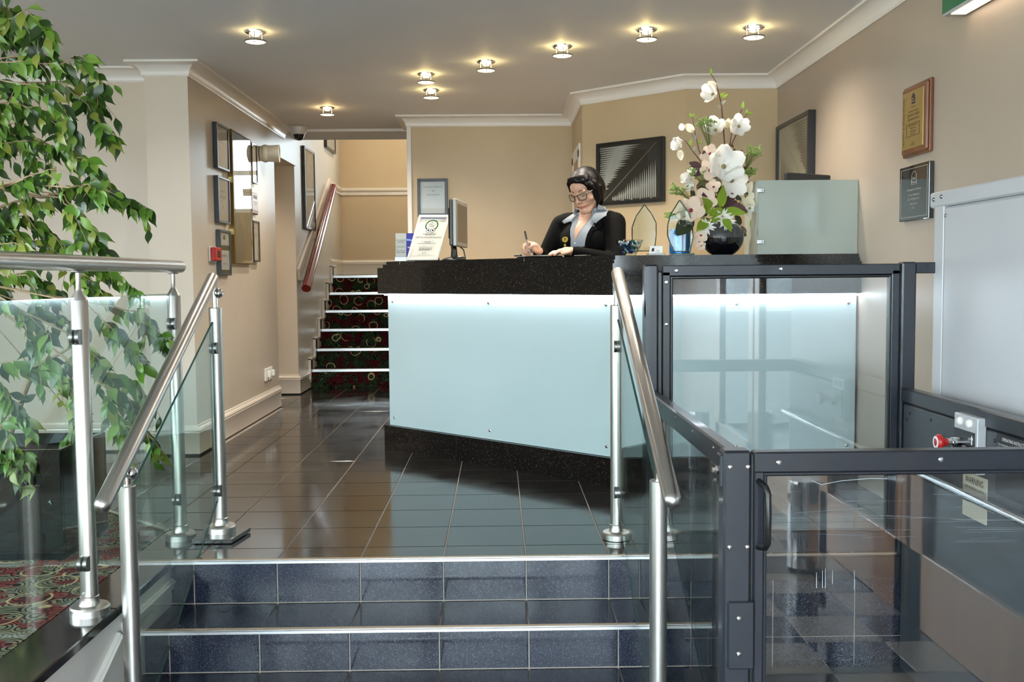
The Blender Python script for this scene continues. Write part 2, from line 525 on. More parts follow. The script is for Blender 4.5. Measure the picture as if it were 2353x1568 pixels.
# --- floors
fl = struct('floor', MB().box(XA, Y1 + .02, -.12, XR, 10.1, -.0045).box(XA, Y1 - 4.5, -.12, -1.43, Y1 + .02, -.0045), GROUT,
            'upper floor of glossy black square tiles', cat='floor')
full = None
k = 0
CARP = ((-2.21, 5.01), (-1.45, 4.28))
cn = Vector((CARP[1][1] - CARP[0][1], -(CARP[1][0] - CARP[0][0]))).normalized()
if cn.y < 0: cn = -cn
for j in range(-1, 19):
    for i in range(-9, 8):
        x0, y0 = TX0 + i * TS, TY0 + j * TS
        x1, y1 = x0 + TS, y0 + TS
        cx, cy = (x0 + x1) / 2, (y0 + y1) / 2
        if cx > -.55 and cy - max(5.07, 5.64 - cx) > .36: continue
        if cx < -1.87 and 6.5 < cy < 8.4: continue
        if cx < -2.4 and cy > 8.4: continue
        if cx < -3.4: continue
        p = [(x0 + GAP, y0 + GAP), (x1 - GAP, y0 + GAP), (x1 - GAP, y1 - GAP), (x0 + GAP, y1 - GAP)]
        if y0 < Y1: p = clip(p, 0, Y1 + .028, 0, 1)
        if x1 > XR: p = clip(p, XR, 0, -1, 0)
        if y1 > 9.98: p = clip(p, 0, 9.965, 0, -1)
        if p and cx < -1.2 and cy < 5.6:
            if x0 < -1.3:
                if y0 < 4.28: p = clip(p, -1.268, 0, 1, 0) if x1 > -1.268 else clip(p, CARP[0][0], CARP[0][1], cn.x, cn.y)
                else: p = clip(p, CARP[0][0] + cn.x * .01, CARP[0][1] + cn.y * .01, cn.x, cn.y)
        if not p or len(p) < 3 or area(p) < .0015: continue
        if area(p) > (TS - 2 * GAP) ** 2 * .999:
            if full is None:
                h = TS / 2 - GAP
                vs, fs = slab_mesh([(-h, -h), (h, -h), (h, h), (-h, h)], ((1, 0, 0), (0, 1, 0), (0, 0, 1)))
                full = bpy.data.meshes.new('tile'); full.from_pydata([tuple(v) for v in vs], [], fs); full.materials.append(TILE)
            link('tile', full, fl, (cx, cy, 0))
        else:
            tile_obj('tile', p, ((1, 0, 0), (0, 1, 0), (0, 0, 1)), TILE, fl)

# --- carpet in the alcove, with its metal edge
CARPET = carpet_mat('alcove_carpet', 5.5, False)
cp = MB().prism([(XA, -.6), (-1.437, -.6), (-1.437, 4.27), (-2.21, 5.005), (XA, 7.1)], -.004, .004)
one('carpet', cp, CARPET, 'patterned red and green carpet laid left of the glass balustrade', 'carpet')
one('carpet_edging', MB().obox((-1.83, 4.645, .005), (Vector((.721, -.693, 0)), Vector((.693, .721, 0)), Vector((0, 0, 1))), (.55, .011, .004), .002), ALU,
    'pale metal strip where the carpet meets the tiles', 'edging')

# --- steps
stp = struct('floor_steps', MB().box(-1.27, Y1 + .004, ZG - .1, XR, Y1 + .12, -.006).box(-1.27, Y2 + .004, ZG - .1, .66, Y1 + .02, Z1 - .006).box(-1.27, Y3 + .004, ZG - .1, .66, Y2 + .02, Z2 - .006),
             GROUT, 'flight of speckled black granite steps with metal nosings', cat='steps')
AXR = ((1, 0, 0), (0, 0, 1), (0, -1, 0))
AXT = ((1, 0, 0), (0, 1, 0), (0, 0, 1))
def put(o, v):
    o.location = v
xs = [TX0 + TS * i for i in range(-3, 8)]
def cols(xa, xb):
    for x in xs:
        a, b = max(x + GAP, xa), min(x + TS - GAP, xb)
        if b - a > .012: yield a, b
for (Yr, za, zb, xb) in ((Y1, Z1, -.012, .66), (Y2, Z2, Z1 - .012, .66), (Y3, ZG, Z2 - .012, .66)):
    for a, b in cols(-1.268, xb):
        put(tile_obj('riser_tile', [(a, za + .003), (b, za + .003), (b, zb), (a, zb)], AXR, TILEB, stp), (0, Yr, 0))
for a, b in cols(.66, XR):                                   # wall of the lift pit
    for za, zb in ((ZG, ZG + .14), (ZG + .143, -.014)):
        put(tile_obj('riser_tile', [(a, za), (b, za), (b, zb), (a, zb)], AXR, TILEB, stp), (0, Y1, 0))
for (ya, yb, z) in ((Y2 + .028, Y1 - .002, Z1), (Y3 + .028, Y2 - .002, Z2)):
    for a, b in cols(-1.268, .66):
        put(tile_obj('tread_tile', [(a, ya), (b, ya), (b, yb), (a, yb)], AXT, TILEB, stp), (0, 0, z))
for (Yn, z) in ((Y1, 0), (Y2, Z1), (Y3, Z2)):
    x1 = .60
    o = MB().box(-1.268, Yn - .004, z - .011, x1, Yn + .002, z + .001).box(-1.268, Yn - .004, z - .001, x1, Yn + .006, z + .003)
    nz = o.build('nosing', ALU, stp)
    MB().box(-1.268, Yn + .006, z - .002, x1, Yn + .027, z + .002).build('ribbed_insert', RIBBED, nz)

# --- entrance floor: dark tiles with a pattern of granite squares
ef = struct('floor_entrance', MB().box(-1.3, -2.5, ZG - .1, XR + .3, Y1, ZG - .006), GROUT, 'entrance floor of black tiles with grey granite squares', cat='floor')
h = .33 / 2 - .002
vs, fs = slab_mesh([(-h, -h), (h, -h), (h, h), (-h, h)], AXT)
md = bpy.data.meshes.new('tile'); md.from_pydata([tuple(v) for v in vs], [], fs); md.materials.append(TILEB)
ml = md.copy(); ml.materials.clear(); ml.materials.append(GRTILE)
for i in range(-4, 6):
    for j in range(0, 17):
        link('tile', ml if ((i + j) % 2 == 0 and i >= 1) else md, ef, (.14 + .33 * i, -2.2 + .33 * j + .165, ZG))

# --- side wall of the steps with black coping
struct('wall_steps', MB().box(-1.43, -2.5, ZG - .1, -1.275, 4.24, -.03), mat('stair_side_white', 'dcdad6', .4), 'white panelled wall beside the steps under the coping')
PAN = mat('stair_side_white', 'dcdad6', .4)
pm = MB()
def tri_mould(Ya, za, Yb, zb):
    a = Vector((-1.275, Ya, za)); b = Vector((-1.275, Yb, zb)); d = (b - a).normalized(); up = Vector((1, 0, 0)).cross(d)
    if up.z < 0: up = -up
    L = (b - a).length / 2; c = (a + b) / 2
    pm.obox(c + Vector((.008, 0, 0)), (d, up, Vector((1, 0, 0))), (L, .022, .009), .004)
    pm.obox(c + Vector((.016, 0, 0)) + up * .006, (d, up, Vector((1, 0, 0))), (L, .009, .008), .006)
tri_mould(3.98, -.085, 3.30, -.085); tri_mould(3.27, -.10, 2.3, -.52); tri_mould(2.2, -.085, .4, -.085)
tag(pm.build('trim_1', PAN), 'white moulding along the wall beside the steps', 'moulding', kind='structure')
cop = thing('coping', 'polished black granite coping under the balustrade posts', 'coping', (-1.35, 3., -.03))
MB().bbox(-1.437, 3.25, -.03, -1.265, 4.275, .003, .004).build('coping_slab', TILE, cop)
MB().bbox(-1.437, 1.85, -.03, -1.265, 3.246, .003, .004).build('coping_slab', TILE, cop)
MB().bbox(-1.437, .4, -.03, -1.265, 1.846, .003, .004).build('coping_slab', TILE, cop)
one('granite_pad', MB().extr([(-1.262, 4.05, .004), (-1.10, 4.05, .004), (-1.07, 4.24, .004), (-1.262, 4.24, .004)], (0, 0, .016)), TILE,
    'small black granite pad under the stair handrail post', 'stone pad')

# --- walls
HT = 2.48
struct('wall_alcove', MB().box(XA, 6.33, -.1, -2.12, 6.33 + T, HT), WALL, 'cream back wall of the alcove behind the fig tree')
struct('column', MB().box(-2.125, 6.153, -.1, XL, 6.16, HT).box(-2.125, 6.16, -.1, XL - .251, 6.35, HT), WALL, 'square cream column at the corner of the alcove', cat='column')
struct('wall_left', MB().box(XL - .25, 6.1605, -.1, XL, 8.476, HT).box(XL - .25, 8.476, 2.14, XL, 9.41, HT), WALLL, 'silky cream left wall hung with framed certificates')
struct('wall_passage', MB().box(-3.3, 9.41, -.1, -1.885, 9.44, 2.39).box(-3.3, 8.2, -.1, -3.2, 9.41, HT).box(-3.3, 8.2, -.1, XL - .25, 8.3, HT), WALL, 'pale end wall inside the passage beside the staircase')
struct('wall_stair', MB().box(-2.05, 9.44, -.1, -1.885, 12.3, 3.7), WALLL, 'left wall of the carpeted staircase')
lw = MB()                                              # landing wall with a window opening out of sight
lw.box(-2.05, 12.2, -.1, -.98, 12.32, 3.7).box(-.14, 12.2, -.1, .9, 12.32, 3.7).box(-.98, 12.2, -.1, -.14, 12.32, 1.9).box(-.98, 12.2, 3.1, -.14, 12.32, 3.7)
lw.box(.8, 8.2, -.1, .9, 12.2, 3.7)
struct('wall_landing', lw, WALLT, 'tan back wall above the stair landing')
wa = MB().box(-.716, 8.22, -.1, .62, 8.34, HT).box(-.716, 8.34, -.1, -.6, 11.37, 3.7).box(-.6, 11.25, -.1, .8, 11.37, 3.7)
struct('wall_back', wa, WALLT, 'tan wall behind the reception desk with a small framed notice')
DW = Vector((1.257 - .618, 6.652 - 7.243)); DWL = DW.length; DWD = DW.normalized(); DWN = Vector((-DWD.y, DWD.x)); DWN = -DWN if DWN.y > 0 else DWN
struct('wall_diagonal', MB().prism([(.618, 7.243), (1.257, 6.652), (1.40, 6.80), (.70, 7.44)], -.1, HT), WALLT, 'tan diagonal wall behind the receptionist')
struct('wall_corner', MB().box(1.257, 6.648, -.1, XR + T, 6.78, HT), WALLT, 'narrow tan wall behind the flower vase')
struct('wall_recess', MB().prism([(.62, 7.24), (.78, 7.36), (.78, 7.45), (.62, 7.45)], -.1, HT).box(.62, 8.02, -.1, .78, 8.22, HT).box(.62, 7.45, 2.02, .78, 8.02, HT), WALLT, 'short tan wall around the side door')
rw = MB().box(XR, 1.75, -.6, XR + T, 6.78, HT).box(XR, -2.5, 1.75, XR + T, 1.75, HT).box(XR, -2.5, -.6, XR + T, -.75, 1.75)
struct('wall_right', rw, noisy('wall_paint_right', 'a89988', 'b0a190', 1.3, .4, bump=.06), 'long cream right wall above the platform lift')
struct('wall_pane_backing', MB().box(3.0, -.9, -.6, 3.1, 1.9, 1.9).box(XR + T, -.9, -.6, 3.0, -.8, 1.9).box(XR + T, 1.8, -.6, 3.0, 1.9, 1.9).box(XR + T, -.8, 1.8, 3.0, 1.8, 1.9).box(XR + T, -.8, -.6, 3.0, 1.8, -.5), mat('pane_backing_dark', '4a443c', .7), 'unseen dark box added behind the glazed wooden doors to darken their panes')  # added unseen box, dark so that no sky shows through the door panes
struct('wall_entrance', MB().box(XA, -2.6, 2.25, XR + T, -2.5, HT).box(XA, -2.6, -.6, -4.1, -2.5, 2.25).box(1.6, -2.6, -.6, XR + T, -2.5, 2.25), WALL, 'wall around the glazed entrance')
struct('wall_far', MB().box(XA - T, -2.6, -.6, XA, -.8, HT).box(XA - T, 3.2, -.6, XA, 6.45, HT).box(XA - T, -.8, -.6, XA, 3.2, .2).box(XA - T, -.8, 2.3, XA, 3.2, HT), WALL, 'end wall of the alcove with a wide window')
struct('ceiling', MB().box(XA, -2.6, ZC, XR + T, 8.88, ZC + .12).box(-3.3, 8.8805, 2.385, .9, 9.44, ZC + .11).box(-3.3, 8.3, 2.14, XL - .25, 9.42, 2.18).box(-2.05, 9.44, 3.6, .9, 12.3, 3.7)
       .box(-3.3, 9.32, 2.40, .9, 9.438, 3.7), CEIL, 'plain grey-white ceiling with round halogen lights', cat='ceiling')
tag(MB().box(-1.95, 8.868, 2.378, -.72, 8.89, ZC).build('trim_2', TRIM), 'white strip where the ceiling meets the stair opening', 'trim', kind='structure')
tag(MB().bbox(-.728, 8.208, 0, -.69, 8.25, ZL, .004).build('trim_3', TRIM), 'slim white corner bead of the wall beside the stairs', 'trim', kind='structure')

# --- cornice
CP = [(0, ZL), (.010, ZL), (.012, ZL + .008)] + [(.014 + .066 * (1 - math.cos(t)), ZL + .010 + .060 * math.sin(t)) for t in [math.pi / 2 * q / 7 for q in range(8)]] + [(.090, ZL + .071), (.090, ZC), (0, ZC)]
def cornice(n, path, label, side=1):
    tag(MB().sweep(path, CP, side).build('trim_%d' % n, TRIM), label, 'cornice', kind='structure')
cornice(4, [(XL, 8.88), (XL, 6.153), (-2.125, 6.153), (-2.125, 6.33)], 'white cove cornice around the column and left wall', 1)
cornice(5, [(-2.125, 6.33), (XA, 6.33)], 'white cove cornice above the alcove wall', 1)
cornice(6, [(-.72, 8.9), (-.72, 8.22), (.62, 8.22), (.62, 7.243), (1.257, 6.652), (XR, 6.65), (XR, -2.5)], 'white cove cornice above the tan walls and right wall', -1)

# --- baseboards
BP = [(0, .012), (.018, .012), (.018, .135), (.022, .142), (.020, .150), (.024, .158), (.020, .168), (.010, .176), (.006, .188), (0, .19)]
def baseboard(side_name, path, label, side=1, prof=BP, m=None):
    o = tag(MB().sweep(path, prof, side).build('baseboard_' + side_name, m or CREAM), label, 'baseboard', kind='structure')
    MB().sweep(path, [(0, 0), (.014, 0), (.014, .012), (0, .012)], side).build('shadow_strip', BLACK, o)  # black strip drawn in place of the shade under the board
baseboard('left', [(XL, 8.476), (XL, 6.153), (-2.125, 6.153), (-2.125, 6.33), (XA, 6.33)], 'tall moulded cream baseboard along the left wall and column', 1)
baseboard('passage', [(-3.2, 9.41), (-1.885, 9.41), (-1.885, 9.94)], 'cream baseboard at the foot of the stairs', -1)

# --- staircase
SY, SR, SG = 9.97, .188, .28
SX0, SX1 = -1.885, -.716
STC = carpet_mat('stair_carpet', 7.5)
st = thing('staircase', 'carpeted staircase with pale metal nosings rising to a landing', 'staircase', (-1.3, 9.97, 0))
for i in range(6):
    y0 = SY + SG * i; z0 = SR * i
    s_ = MB().box(SX0, y0, max(0, z0 - .05), SX1, y0 + SG + .03, z0 + SR - .012).build('step', STC, st)
    MB().bbox(SX0 + .022, y0 - .006, z0 + SR - .030, SX1, y0 + .05, z0 + SR, .003).build('nosing', ALU, s_)
MB().box(SX0, SY + SG * 6 - .0, SR * 5, .8, 12.2, SR * 6 - .008).build('landing', STC, st)
sp = [(SY - .03, .19)]                                     # stepped string board on the wall
for i in range(6):
    z = SR * (i + 1); y = SY + SG * i
    sp += [(y - .10, z + .03), (y - .10, z + .11)] if i else [(y - .03, z + .06)]
string = MB()
for i in range(6):
    y = SY + SG * i; z = SR * (i + 1)
    string.box(SX0, y - .07, z - SR + .06, SX0 + .02, y + .05, z + .10).box(SX0, y - .07, z, SX0 + .02, y + SG, z + .10)
    string.bbox(SX0, y - .085, z - SR + .09, SX0 + .028, y - .06, z + .115, .004).bbox(SX0, y - .085, z + .095, SX0 + .028, y + SG - .06, z + .118, .004)
string.build('string_board', CREAM, st)
tag(MB().sweep([(-1.885, 11.3), (-1.885, 12.2), (-.6, 12.2)], [(d, z + SR * 6) for d, z in BP], -1).build('baseboard_landing', CREAM), 'cream baseboard on the stair landing', 'baseboard', kind='structure')
DP = [(0, 2.10), (.012, 2.10), (.014, 2.135), (.026, 2.15), (.028, 2.165), (.022, 2.185), (0, 2.19)]
dd = MB().sweep([(-1.885, 11.30), (-1.885, 12.2), (-.6, 12.2)], DP, -1)
a, b = Vector((-1.873, 9.05 + .4, 1.13)), Vector((-1.873, 11.30, 2.16)); d = (b - a).normalized()
dd.obox((a + b) / 2, (d, Vector((1, 0, 0)), d.cross(Vector((1, 0, 0)))), ((b - a).length / 2, .014, .062), .006)
tag(dd.build('trim_7', CREAM), 'cream dado rail on the landing and down the stair wall', 'dado rail', kind='structure')
hr = thing('wooden_handrail', 'dark red wooden handrail rising along the stair wall', 'handrail', (-1.8, 9.4, 1.0))
A, B = Vector((-1.80, 9.43, 1.0)), Vector((-1.80, 11.10, 2.10))
d = (B - A).normalized(); u = Vector((1, 0, 0)); w_ = u.cross(d)
MB().extr([A + u * (.044 * math.cos(t)) + w_ * (.042 * math.sin(t)) for t in [2 * math.pi * q / 18 for q in range(18)]], B - A).build('rail', wood('mahogany', '5e1a10', '7c2a18', (4, .4, .4), 20., .22, .6), hr)
for q in (.12, .5, .86):
    p = A + (B - A) * q
    MB().tube([p + Vector((0, 0, -.02)), p + Vector((-.03, 0, -.06)), p + Vector((-.085, 0, -.06))], .008, 10).build('bracket', STEEL2, hr)

# --- doors
DW1 = wood('oak_door', 'a8703c', 'b98348', (1, 1, .1), 14., .35, .3)
d1 = thing('door_1', 'oak side door with white frame behind the receptionist', 'door', (.63, 7.73, 0), kind='structure')
MB().bbox(.612, 7.50, 0, .66, 7.97, 1.97, .004).build('leaf', DW1, d1)
fr = MB()
for y0, y1 in ((7.40, 7.50), (7.97, 8.07)):
    fr.bbox(.606, y0, 0, .66, y1, 2.03, .003)
fr.bbox(.606, 7.40, 1.97, .66, 8.07, 2.07, .003)
fr.build('frame', TRIM, d1)
WD = wood('entrance_door_wood', '9c6a40', 'b58252', (1, 1, .08), 12., .3, .4)
DGL = clear_glass('door_glass', 'b9c6c8', .08)
d2 = thing('door_2', 'pair of wooden glazed doors in the right entrance wall', 'door', (XR - .02, .5, ZG), kind='structure')
for ya, yb in ((-.72, .48), (.52, 1.72)):
    lf = MB()
    for y0, y1 in ((ya, ya + .13), (yb - .13, yb)):
        lf.bbox(XR - .03, y0, ZG, XR + .03, y1, 1.72, .005)
    lf.bbox(XR - .03, ya, ZG, XR + .03, yb, ZG + .34, .005).bbox(XR - .03, ya, 1.58, XR + .03, yb, 1.72, .005)
    q = lf.build('leaf', WD, d2)
    MB().box(XR - .004, ya + .12, ZG + .33, XR + .004, yb - .12, 1.6).build('pane', DGL, q)
tag(MB().box(XR - .012, 1.75, ZG, XR, 2.2, ZG + .1).build('baseboard_right', BLACK), 'dark baseboard beside the entrance doors', 'baseboard', kind='structure')

# --- windows behind the camera, in the alcove and on the landing
FRM = mat('window_frame_white', 'e4e2de', .35)
WGL = clear_glass('window_glass', 'f3f8f8', .04)
w1 = thing('window_1', 'glazed entrance front with dark wooden posts', 'window', (-1.2, -2.55, ZG), kind='structure')
for x in (-4.1, -2.96, -1.82, -.68, .46, 1.6):
    MB().bbox(x - .05, -2.6, ZG - .1, x + .05, -2.5, 2.25, .006).build('post', WD, w1)
for z in (ZG, 1.75, 2.21):
    MB().bbox(-4.1, -2.59, z - .05, 1.6, -2.51, z + .05, .006).build('rail', WD, w1)
for q in range(5):
    MB().box(-4.05 + 1.14 * q, -2.555, ZG + .05, -3.01 + 1.14 * q, -2.549, 2.17).build('pane', WGL, w1)
w2 = thing('window_2', 'wide white window in the alcove', 'window', (XA - .06, 1.2, .2), kind='structure')
for y in (-.8, .2, 1.2, 2.2, 3.2):
    MB().bbox(XA - .09, y - .035, .2, XA - .03, y + .035, 2.3, .005).build('mullion', FRM, w2)
for z in (.2, 1.6, 2.3):
    MB().bbox(XA - .09, -.8, z - .035, XA - .03, 3.2, z + .035, .005).build('transom', FRM, w2)
for q in range(4):
    MB().box(XA - .062, -.77 + q, .23, XA - .058, .17 + q, 2.27).build('pane', WGL, w2)
w3 = thing('window_3', 'landing window with white blind slats', 'window', (-.56, 12.26, 1.9), kind='structure')
for x in (-.96, -.16):
    MB().bbox(x - .03, 12.22, 1.9, x + .03, 12.3, 3.1, .005).build('mullion', FRM, w3)
for z in (1.92, 2.38, 3.08):
    MB().bbox(-.98, 12.22, z - .03, -.14, 12.3, z + .03, .005).build('transom', FRM, w3)
MB().box(-.97, 12.268, 1.9, -.15, 12.272, 3.1).build('pane', WGL, w3)
one('outside_pavement', MB().box(-30, -40, ZG - .35, 30, -2.6, ZG - .12).box(-30, -2.6, ZG - .35, XA - .2, 30, ZG - .12), noisy('pavement_grey', '8c8a86', '9a9893', 2., .8), 'grey paving outside the entrance windows', 'pavement', kind='structure')

# ------------------------------------------------------------------ reception counter
CPATH = [(-.763, 6.373), (.586, 5.07), (XR - .004, 5.07)]
def off_path(d):
    P = [Vector(p) for p in CPATH]
    n0 = Vector((-(P[1] - P[0]).normalized().y, (P[1] - P[0]).normalized().x)); n1 = Vector((0, 1))
    m = n0 + n1; m = m / m.dot(n0)
    return [P[0] + n0 * d, P[1] + m * d, P[2] + n1 * d]
def cband(d0, d1, z0, z1, cut=0., b=0.):
    """slab following the counter front between two setbacks"""
    t = (Vector(CPATH[1]) - Vector(CPATH[0])).normalized() * cut
    a, c = off_path(d0), off_path(d1)
    a[0] = a[0] + t; c[0] = c[0] + t
    return MB().prism([tuple(p) for p in a + c[::-1]], z0, z1)
ct = thing('reception_counter', 'angled reception counter with black granite top and frosted lit panels', 'counter', (.3, 5.6, 0))
cband(.012, .33, 0, .147, .03).build('plinth', GRAN, ct)
cband(.065, .32, .147, .99, .05).build('carcass', mat('counter_white', 'dfe6e8', .5), ct)
FROST = mat('frosted_panel', 'bdd0d2', .22, 0, .5, coat=.2)
def cpanel(a, b, screws):
    """glass front between two plan points"""
    a = Vector(a); b = Vector(b); d = (b - a).normalized(); n = Vector((d.y, -d.x))
    q = [a, b, b - n * .012, a - n * .012]
    o = MB().prism([tuple(p) for p in q], .149, .992).build('panel', FROST, ct)
    for (f, z) in screws:
        p = a + (b - a) * f
        MB().lathe([(.0, -.001), (.009, -.001), (.009, .002), (.006, .005), (0, .006)], (p.x, p.y, z), 12, (n.x, n.y, 0)).build('screw', CHROME, o)
    return o
pa = off_path(.038)
tq = (pa[1] - pa[0]).normalized()
cpanel(pa[0] + tq * .055, pa[1] - tq * .012, [(.025, .94), (.5, .94), (.975, .94), (.025, .20), (.5, .20), (.975, .20)])
cpanel(pa[1] + Vector((.012, 0)), pa[2] - Vector((.012, 0)), [(.03, .94), (.5, .94), (.97, .94), (.03, .20), (.5, .20), (.97, .20)])
led = mat('led_strip', 'f4f8ff', .5, emit='eef4ff', es=18.)
cband(.012, .034, .978, .986, .05).build('led_strip', led, ct)
cband(0, .34, .99, 1.152).build('fascia', GRAN, ct)
cband(.028, .335, 1.152, 1.172, .02).build('moulding', GRAN, ct)
tp = cband(.045, .33, 1.172, 1.192, .035).build('worktop', GRAN, ct)
ws = off_path(.0445)
for f in (.09, .66):
    p = ws[0] + (ws[1] - ws[0]) * f
    MB().box(p.x - .0012, p.y - .002, 1.173, p.x + .0012, p.y + .002, 1.1915).build('joint', GROUT, tp)
ZT = 1.192

# ------------------------------------------------------------------ platform lift
def screws(parent, pts, n, r=.006, m=None):
    for p in pts:
        MB().lathe([(.0, -.001), (r, -.001), (r, .001), (r * .6, r * .5), (0, r * .55)], p, 10, n).build('screw', m or CHROME, parent)
GASK = mat('black_gasket', '0a0a0c', .3)
ug = thing('upper_lift_gate', 'black framed clear gate of the lift at desk level', 'lift gate', (1.08, 3.80, 0))
MB().bbox(.556, 3.775, 0, .609, 3.83, 1.127, .006).build('post', BLACKM, ug)
MB().bbox(1.539, 3.775, 0, 1.594, 3.83, 1.130, .006).build('post', BLACKM, ug)
MB().bbox(.609, 3.79, .02, .627, 3.82, 1.10, .003).build('hinge_channel', GASK, ug)
g = MB()
g.bbox(.627, 3.785, 1.083, 1.534, 3.822, 1.124, .003).bbox(.627, 3.785, .012, 1.534, 3.822, .09, .003)
g.bbox(.627, 3.785, .03, .657, 3.822, 1.10, .003).bbox(1.504, 3.785, .03, 1.534, 3.822, 1.10, .003)
gf = g.build('frame', BLACKM, ug)
b_ = MB().bbox(.655, 3.788, 1.072, 1.506, 3.815, 1.084, .004).bbox(.655, 3.788, .088, 1.506, 3.815, .10, .004).bbox(.655, 3.788, .09, .668, 3.815, 1.08, .004).bbox(1.494, 3.788, .09, 1.506, 3.815, 1.08, .004)
b_.build('bead', GASK, gf)
MB().box(.664, 3.800, .095, 1.498, 3.806, 1.078).build('pane', GLASSL, ug)
screws(gf, [(.680, 3.785, 1.104), (1.078, 3.785, 1.107), (.642, 3.785, 1.06), (.642, 3.785, .90)], (0, -1, 0), .0075)
MB().bbox(1.594, 3.785, 1.086, 1.672, 3.812, 1.128, .003).build('bracket', BLACKM, ug)
MB().bbox(.62, 3.774, -.095, 1.56, 3.795, -.004, .003).build('sill_plate', mat('lift_dark_plate', '15171d', .3), ug)

lf = thing('platform_lift', 'black platform lift car with glass side and grey control wall', 'lift', (1.06, 3.1, ZG))
MB().bbox(.56, 2.47, ZG, 1.60, 3.765, ZG + .035, .004).build('platform', mat('lift_floor_rubber', '24262a', .5), lf)
lp = MB().bbox(.552, 2.42, ZG, .621, 2.478, .652, .006).build('corner_post', BLACKM, lf)
MB().bbox(.563, 2.412, .105, .628, 2.424, .276, .003).build('cover_plate', BLACKM, lp)
MB().bbox(.545, 2.43, .560, .556, 2.47, .640, .002).build('rail_bracket', BLACKM, lp)
screws(lp, [(.568, 2.42, .612), (.612, 2.42, .612), (.568, 2.42, .412), (.612, 2.42, .412), (.590, 2.412, .235), (.590, 2.412, .145)], (0, -1, 0), .0055)
MB().lathe([(0, 0), (.012, 0), (.012, .008), (.007, .008), (.007, .016), (0, .017)], (.545, 2.45, .60), 6, (-1, 0, 0)).build('bolt', CHROME, lp)
lr = MB().bbox(.566, 2.478, .585, .606, 3.775, .650, .005).build('side_rail', BLACKM, lf)
screws(lr, [(.566, 2.6 + .28 * q, .63) for q in range(5)], (-1, 0, 0), .005)
MB().box(.583, 2.48, -.36, .589, 3.77, .59).build('side_pane', GLASSL, lf)
MB().bbox(.566, 2.478, ZG, .606, 3.77, -.36, .005).build('bottom_rail', BLACKM, lf)
MB().bbox(1.54, 2.36, .596, 1.585, 3.775, .650, .005).build('control_rail', BLACKM, lf)
cw = MB().bbox(1.545, 2.36, ZG, 1.575, 3.76, .590, .004).build('control_wall', GREYM, lf)
screws(cw, [(1.545, 3.70, .562), (1.545, 3.73, .535), (1.545, 3.52, .562), (1.545, 3.33, .562), (1.545, 3.06, .562)], (-1, 0, 0), .006, BLACK)
PL = mat('control_plate_grey', 'c4c6c9', .35, .3)
cb = MB().bbox(1.516, 3.114, .442, 1.546, 3.275, .624, .003).build('control_plate', PL, lf)
MB().box(1.5105, 3.128, .450, 1.5165, 3.262, .575).build('control_face', mat('control_face_dark', '2b2c30', .4), cb)
for y in (3.228, 3.165):
    MB().lathe([(0, 0), (.015, 0), (.014, .006), (.008, .011), (0, .012)], (1.516, y, .600), 14, (-1, 0, 0)).build('push_button', mat('button_white', 'eceae4', .35), cb)
RED = mat('signal_red', 'b01a18', .35, coat=.2)
es = MB().lathe([(0, 0), (.017, 0), (.017, .035), (.014, .035), (.014, .05), (0, .05)], (1.511, 3.205, .535), 16, (-1, 0, 0)).build('stop_button', CHROME, cb)
MB().lathe([(.012, .045), (.014, .062), (.026, .070), (.027, .078), (.022, .086), (0, .088)], (1.511, 3.205, .535), 20, (-1, 0, 0)).build('mushroom_head', RED, es)
MB().lathe([(.013, .0872), (.020, .0866), (.020, .0876), (.013, .0886), (.013, .0872)], (1.511, 3.205, .535), 20, (-1, 0, 0), cap=False).build('white_ring', mat('print_white', 'f0f0ee', .5), es)
MB().bbox(1.495, 3.145, .50, 1.511, 3.180, .53, .004).build('key_switch', BLACK, cb)
INKW = mat('print_white', 'f0f0ee', .5); INK = mat('print_black', '141414', .5)
lettering(cb, 'UP', (1.5105, 3.155, .552), (0, -1, 0), (0, 0, 1), .012, INKW)
MB().extr([(1.510, 3.140, .535), (1.510, 3.140, .552), (1.510, 3.146, .552), (1.510, 3.137, .566), (1.510, 3.128, .552), (1.510, 3.134, .552), (1.510, 3.134, .535)], (-.0006, 0, 0)).build('arrow', INKW, cb)
wn = MB().box(1.541, 3.098, .285, 1.5455, 3.257, .432).build('warning_plate', mat('label_beige', 'b9b09a', .5), lf)
lettering(wn, 'WARNING', (1.541, 3.178, .408), (0, -1, 0), (0, 0, 1), .030, INK, squeeze=.85)
lettering(wn, 'SAFE WORKING LOAD IS', (1.541, 3.178, .384), (0, -1, 0), (0, 0, 1), .0145, INK, squeeze=.8)
ip = MB().box(1.542, 2.80, .40, 1.5455, 3.045, .59).build('instruction_plate', mat('label_dark', '26282c', .45), lf)
lettering(ip, 'OPERATING INSTRUCTIONS', (1.542, 2.93, .575), (0, -1, 0), (0, 0, 1), .0145, INKW, squeeze=.85)
lettering(ip, '1. Use controls and switch stop button out\nuntil reset\n2. Hold button until at level', (1.542, 3.035, .548), (0, -1, 0), (0, 0, 1), .0095, INKW, 'LEFT', squeeze=.8, gap=1.1)
gr_ = MB().tube([(1.545, 3.64, .375), (1.50, 3.64, .375), (1.49, 3.62, .375), (1.49, 2.45, .375), (1.545, 2.42, .375)], .014, 12).build('grab_rail', CHROME, lf)

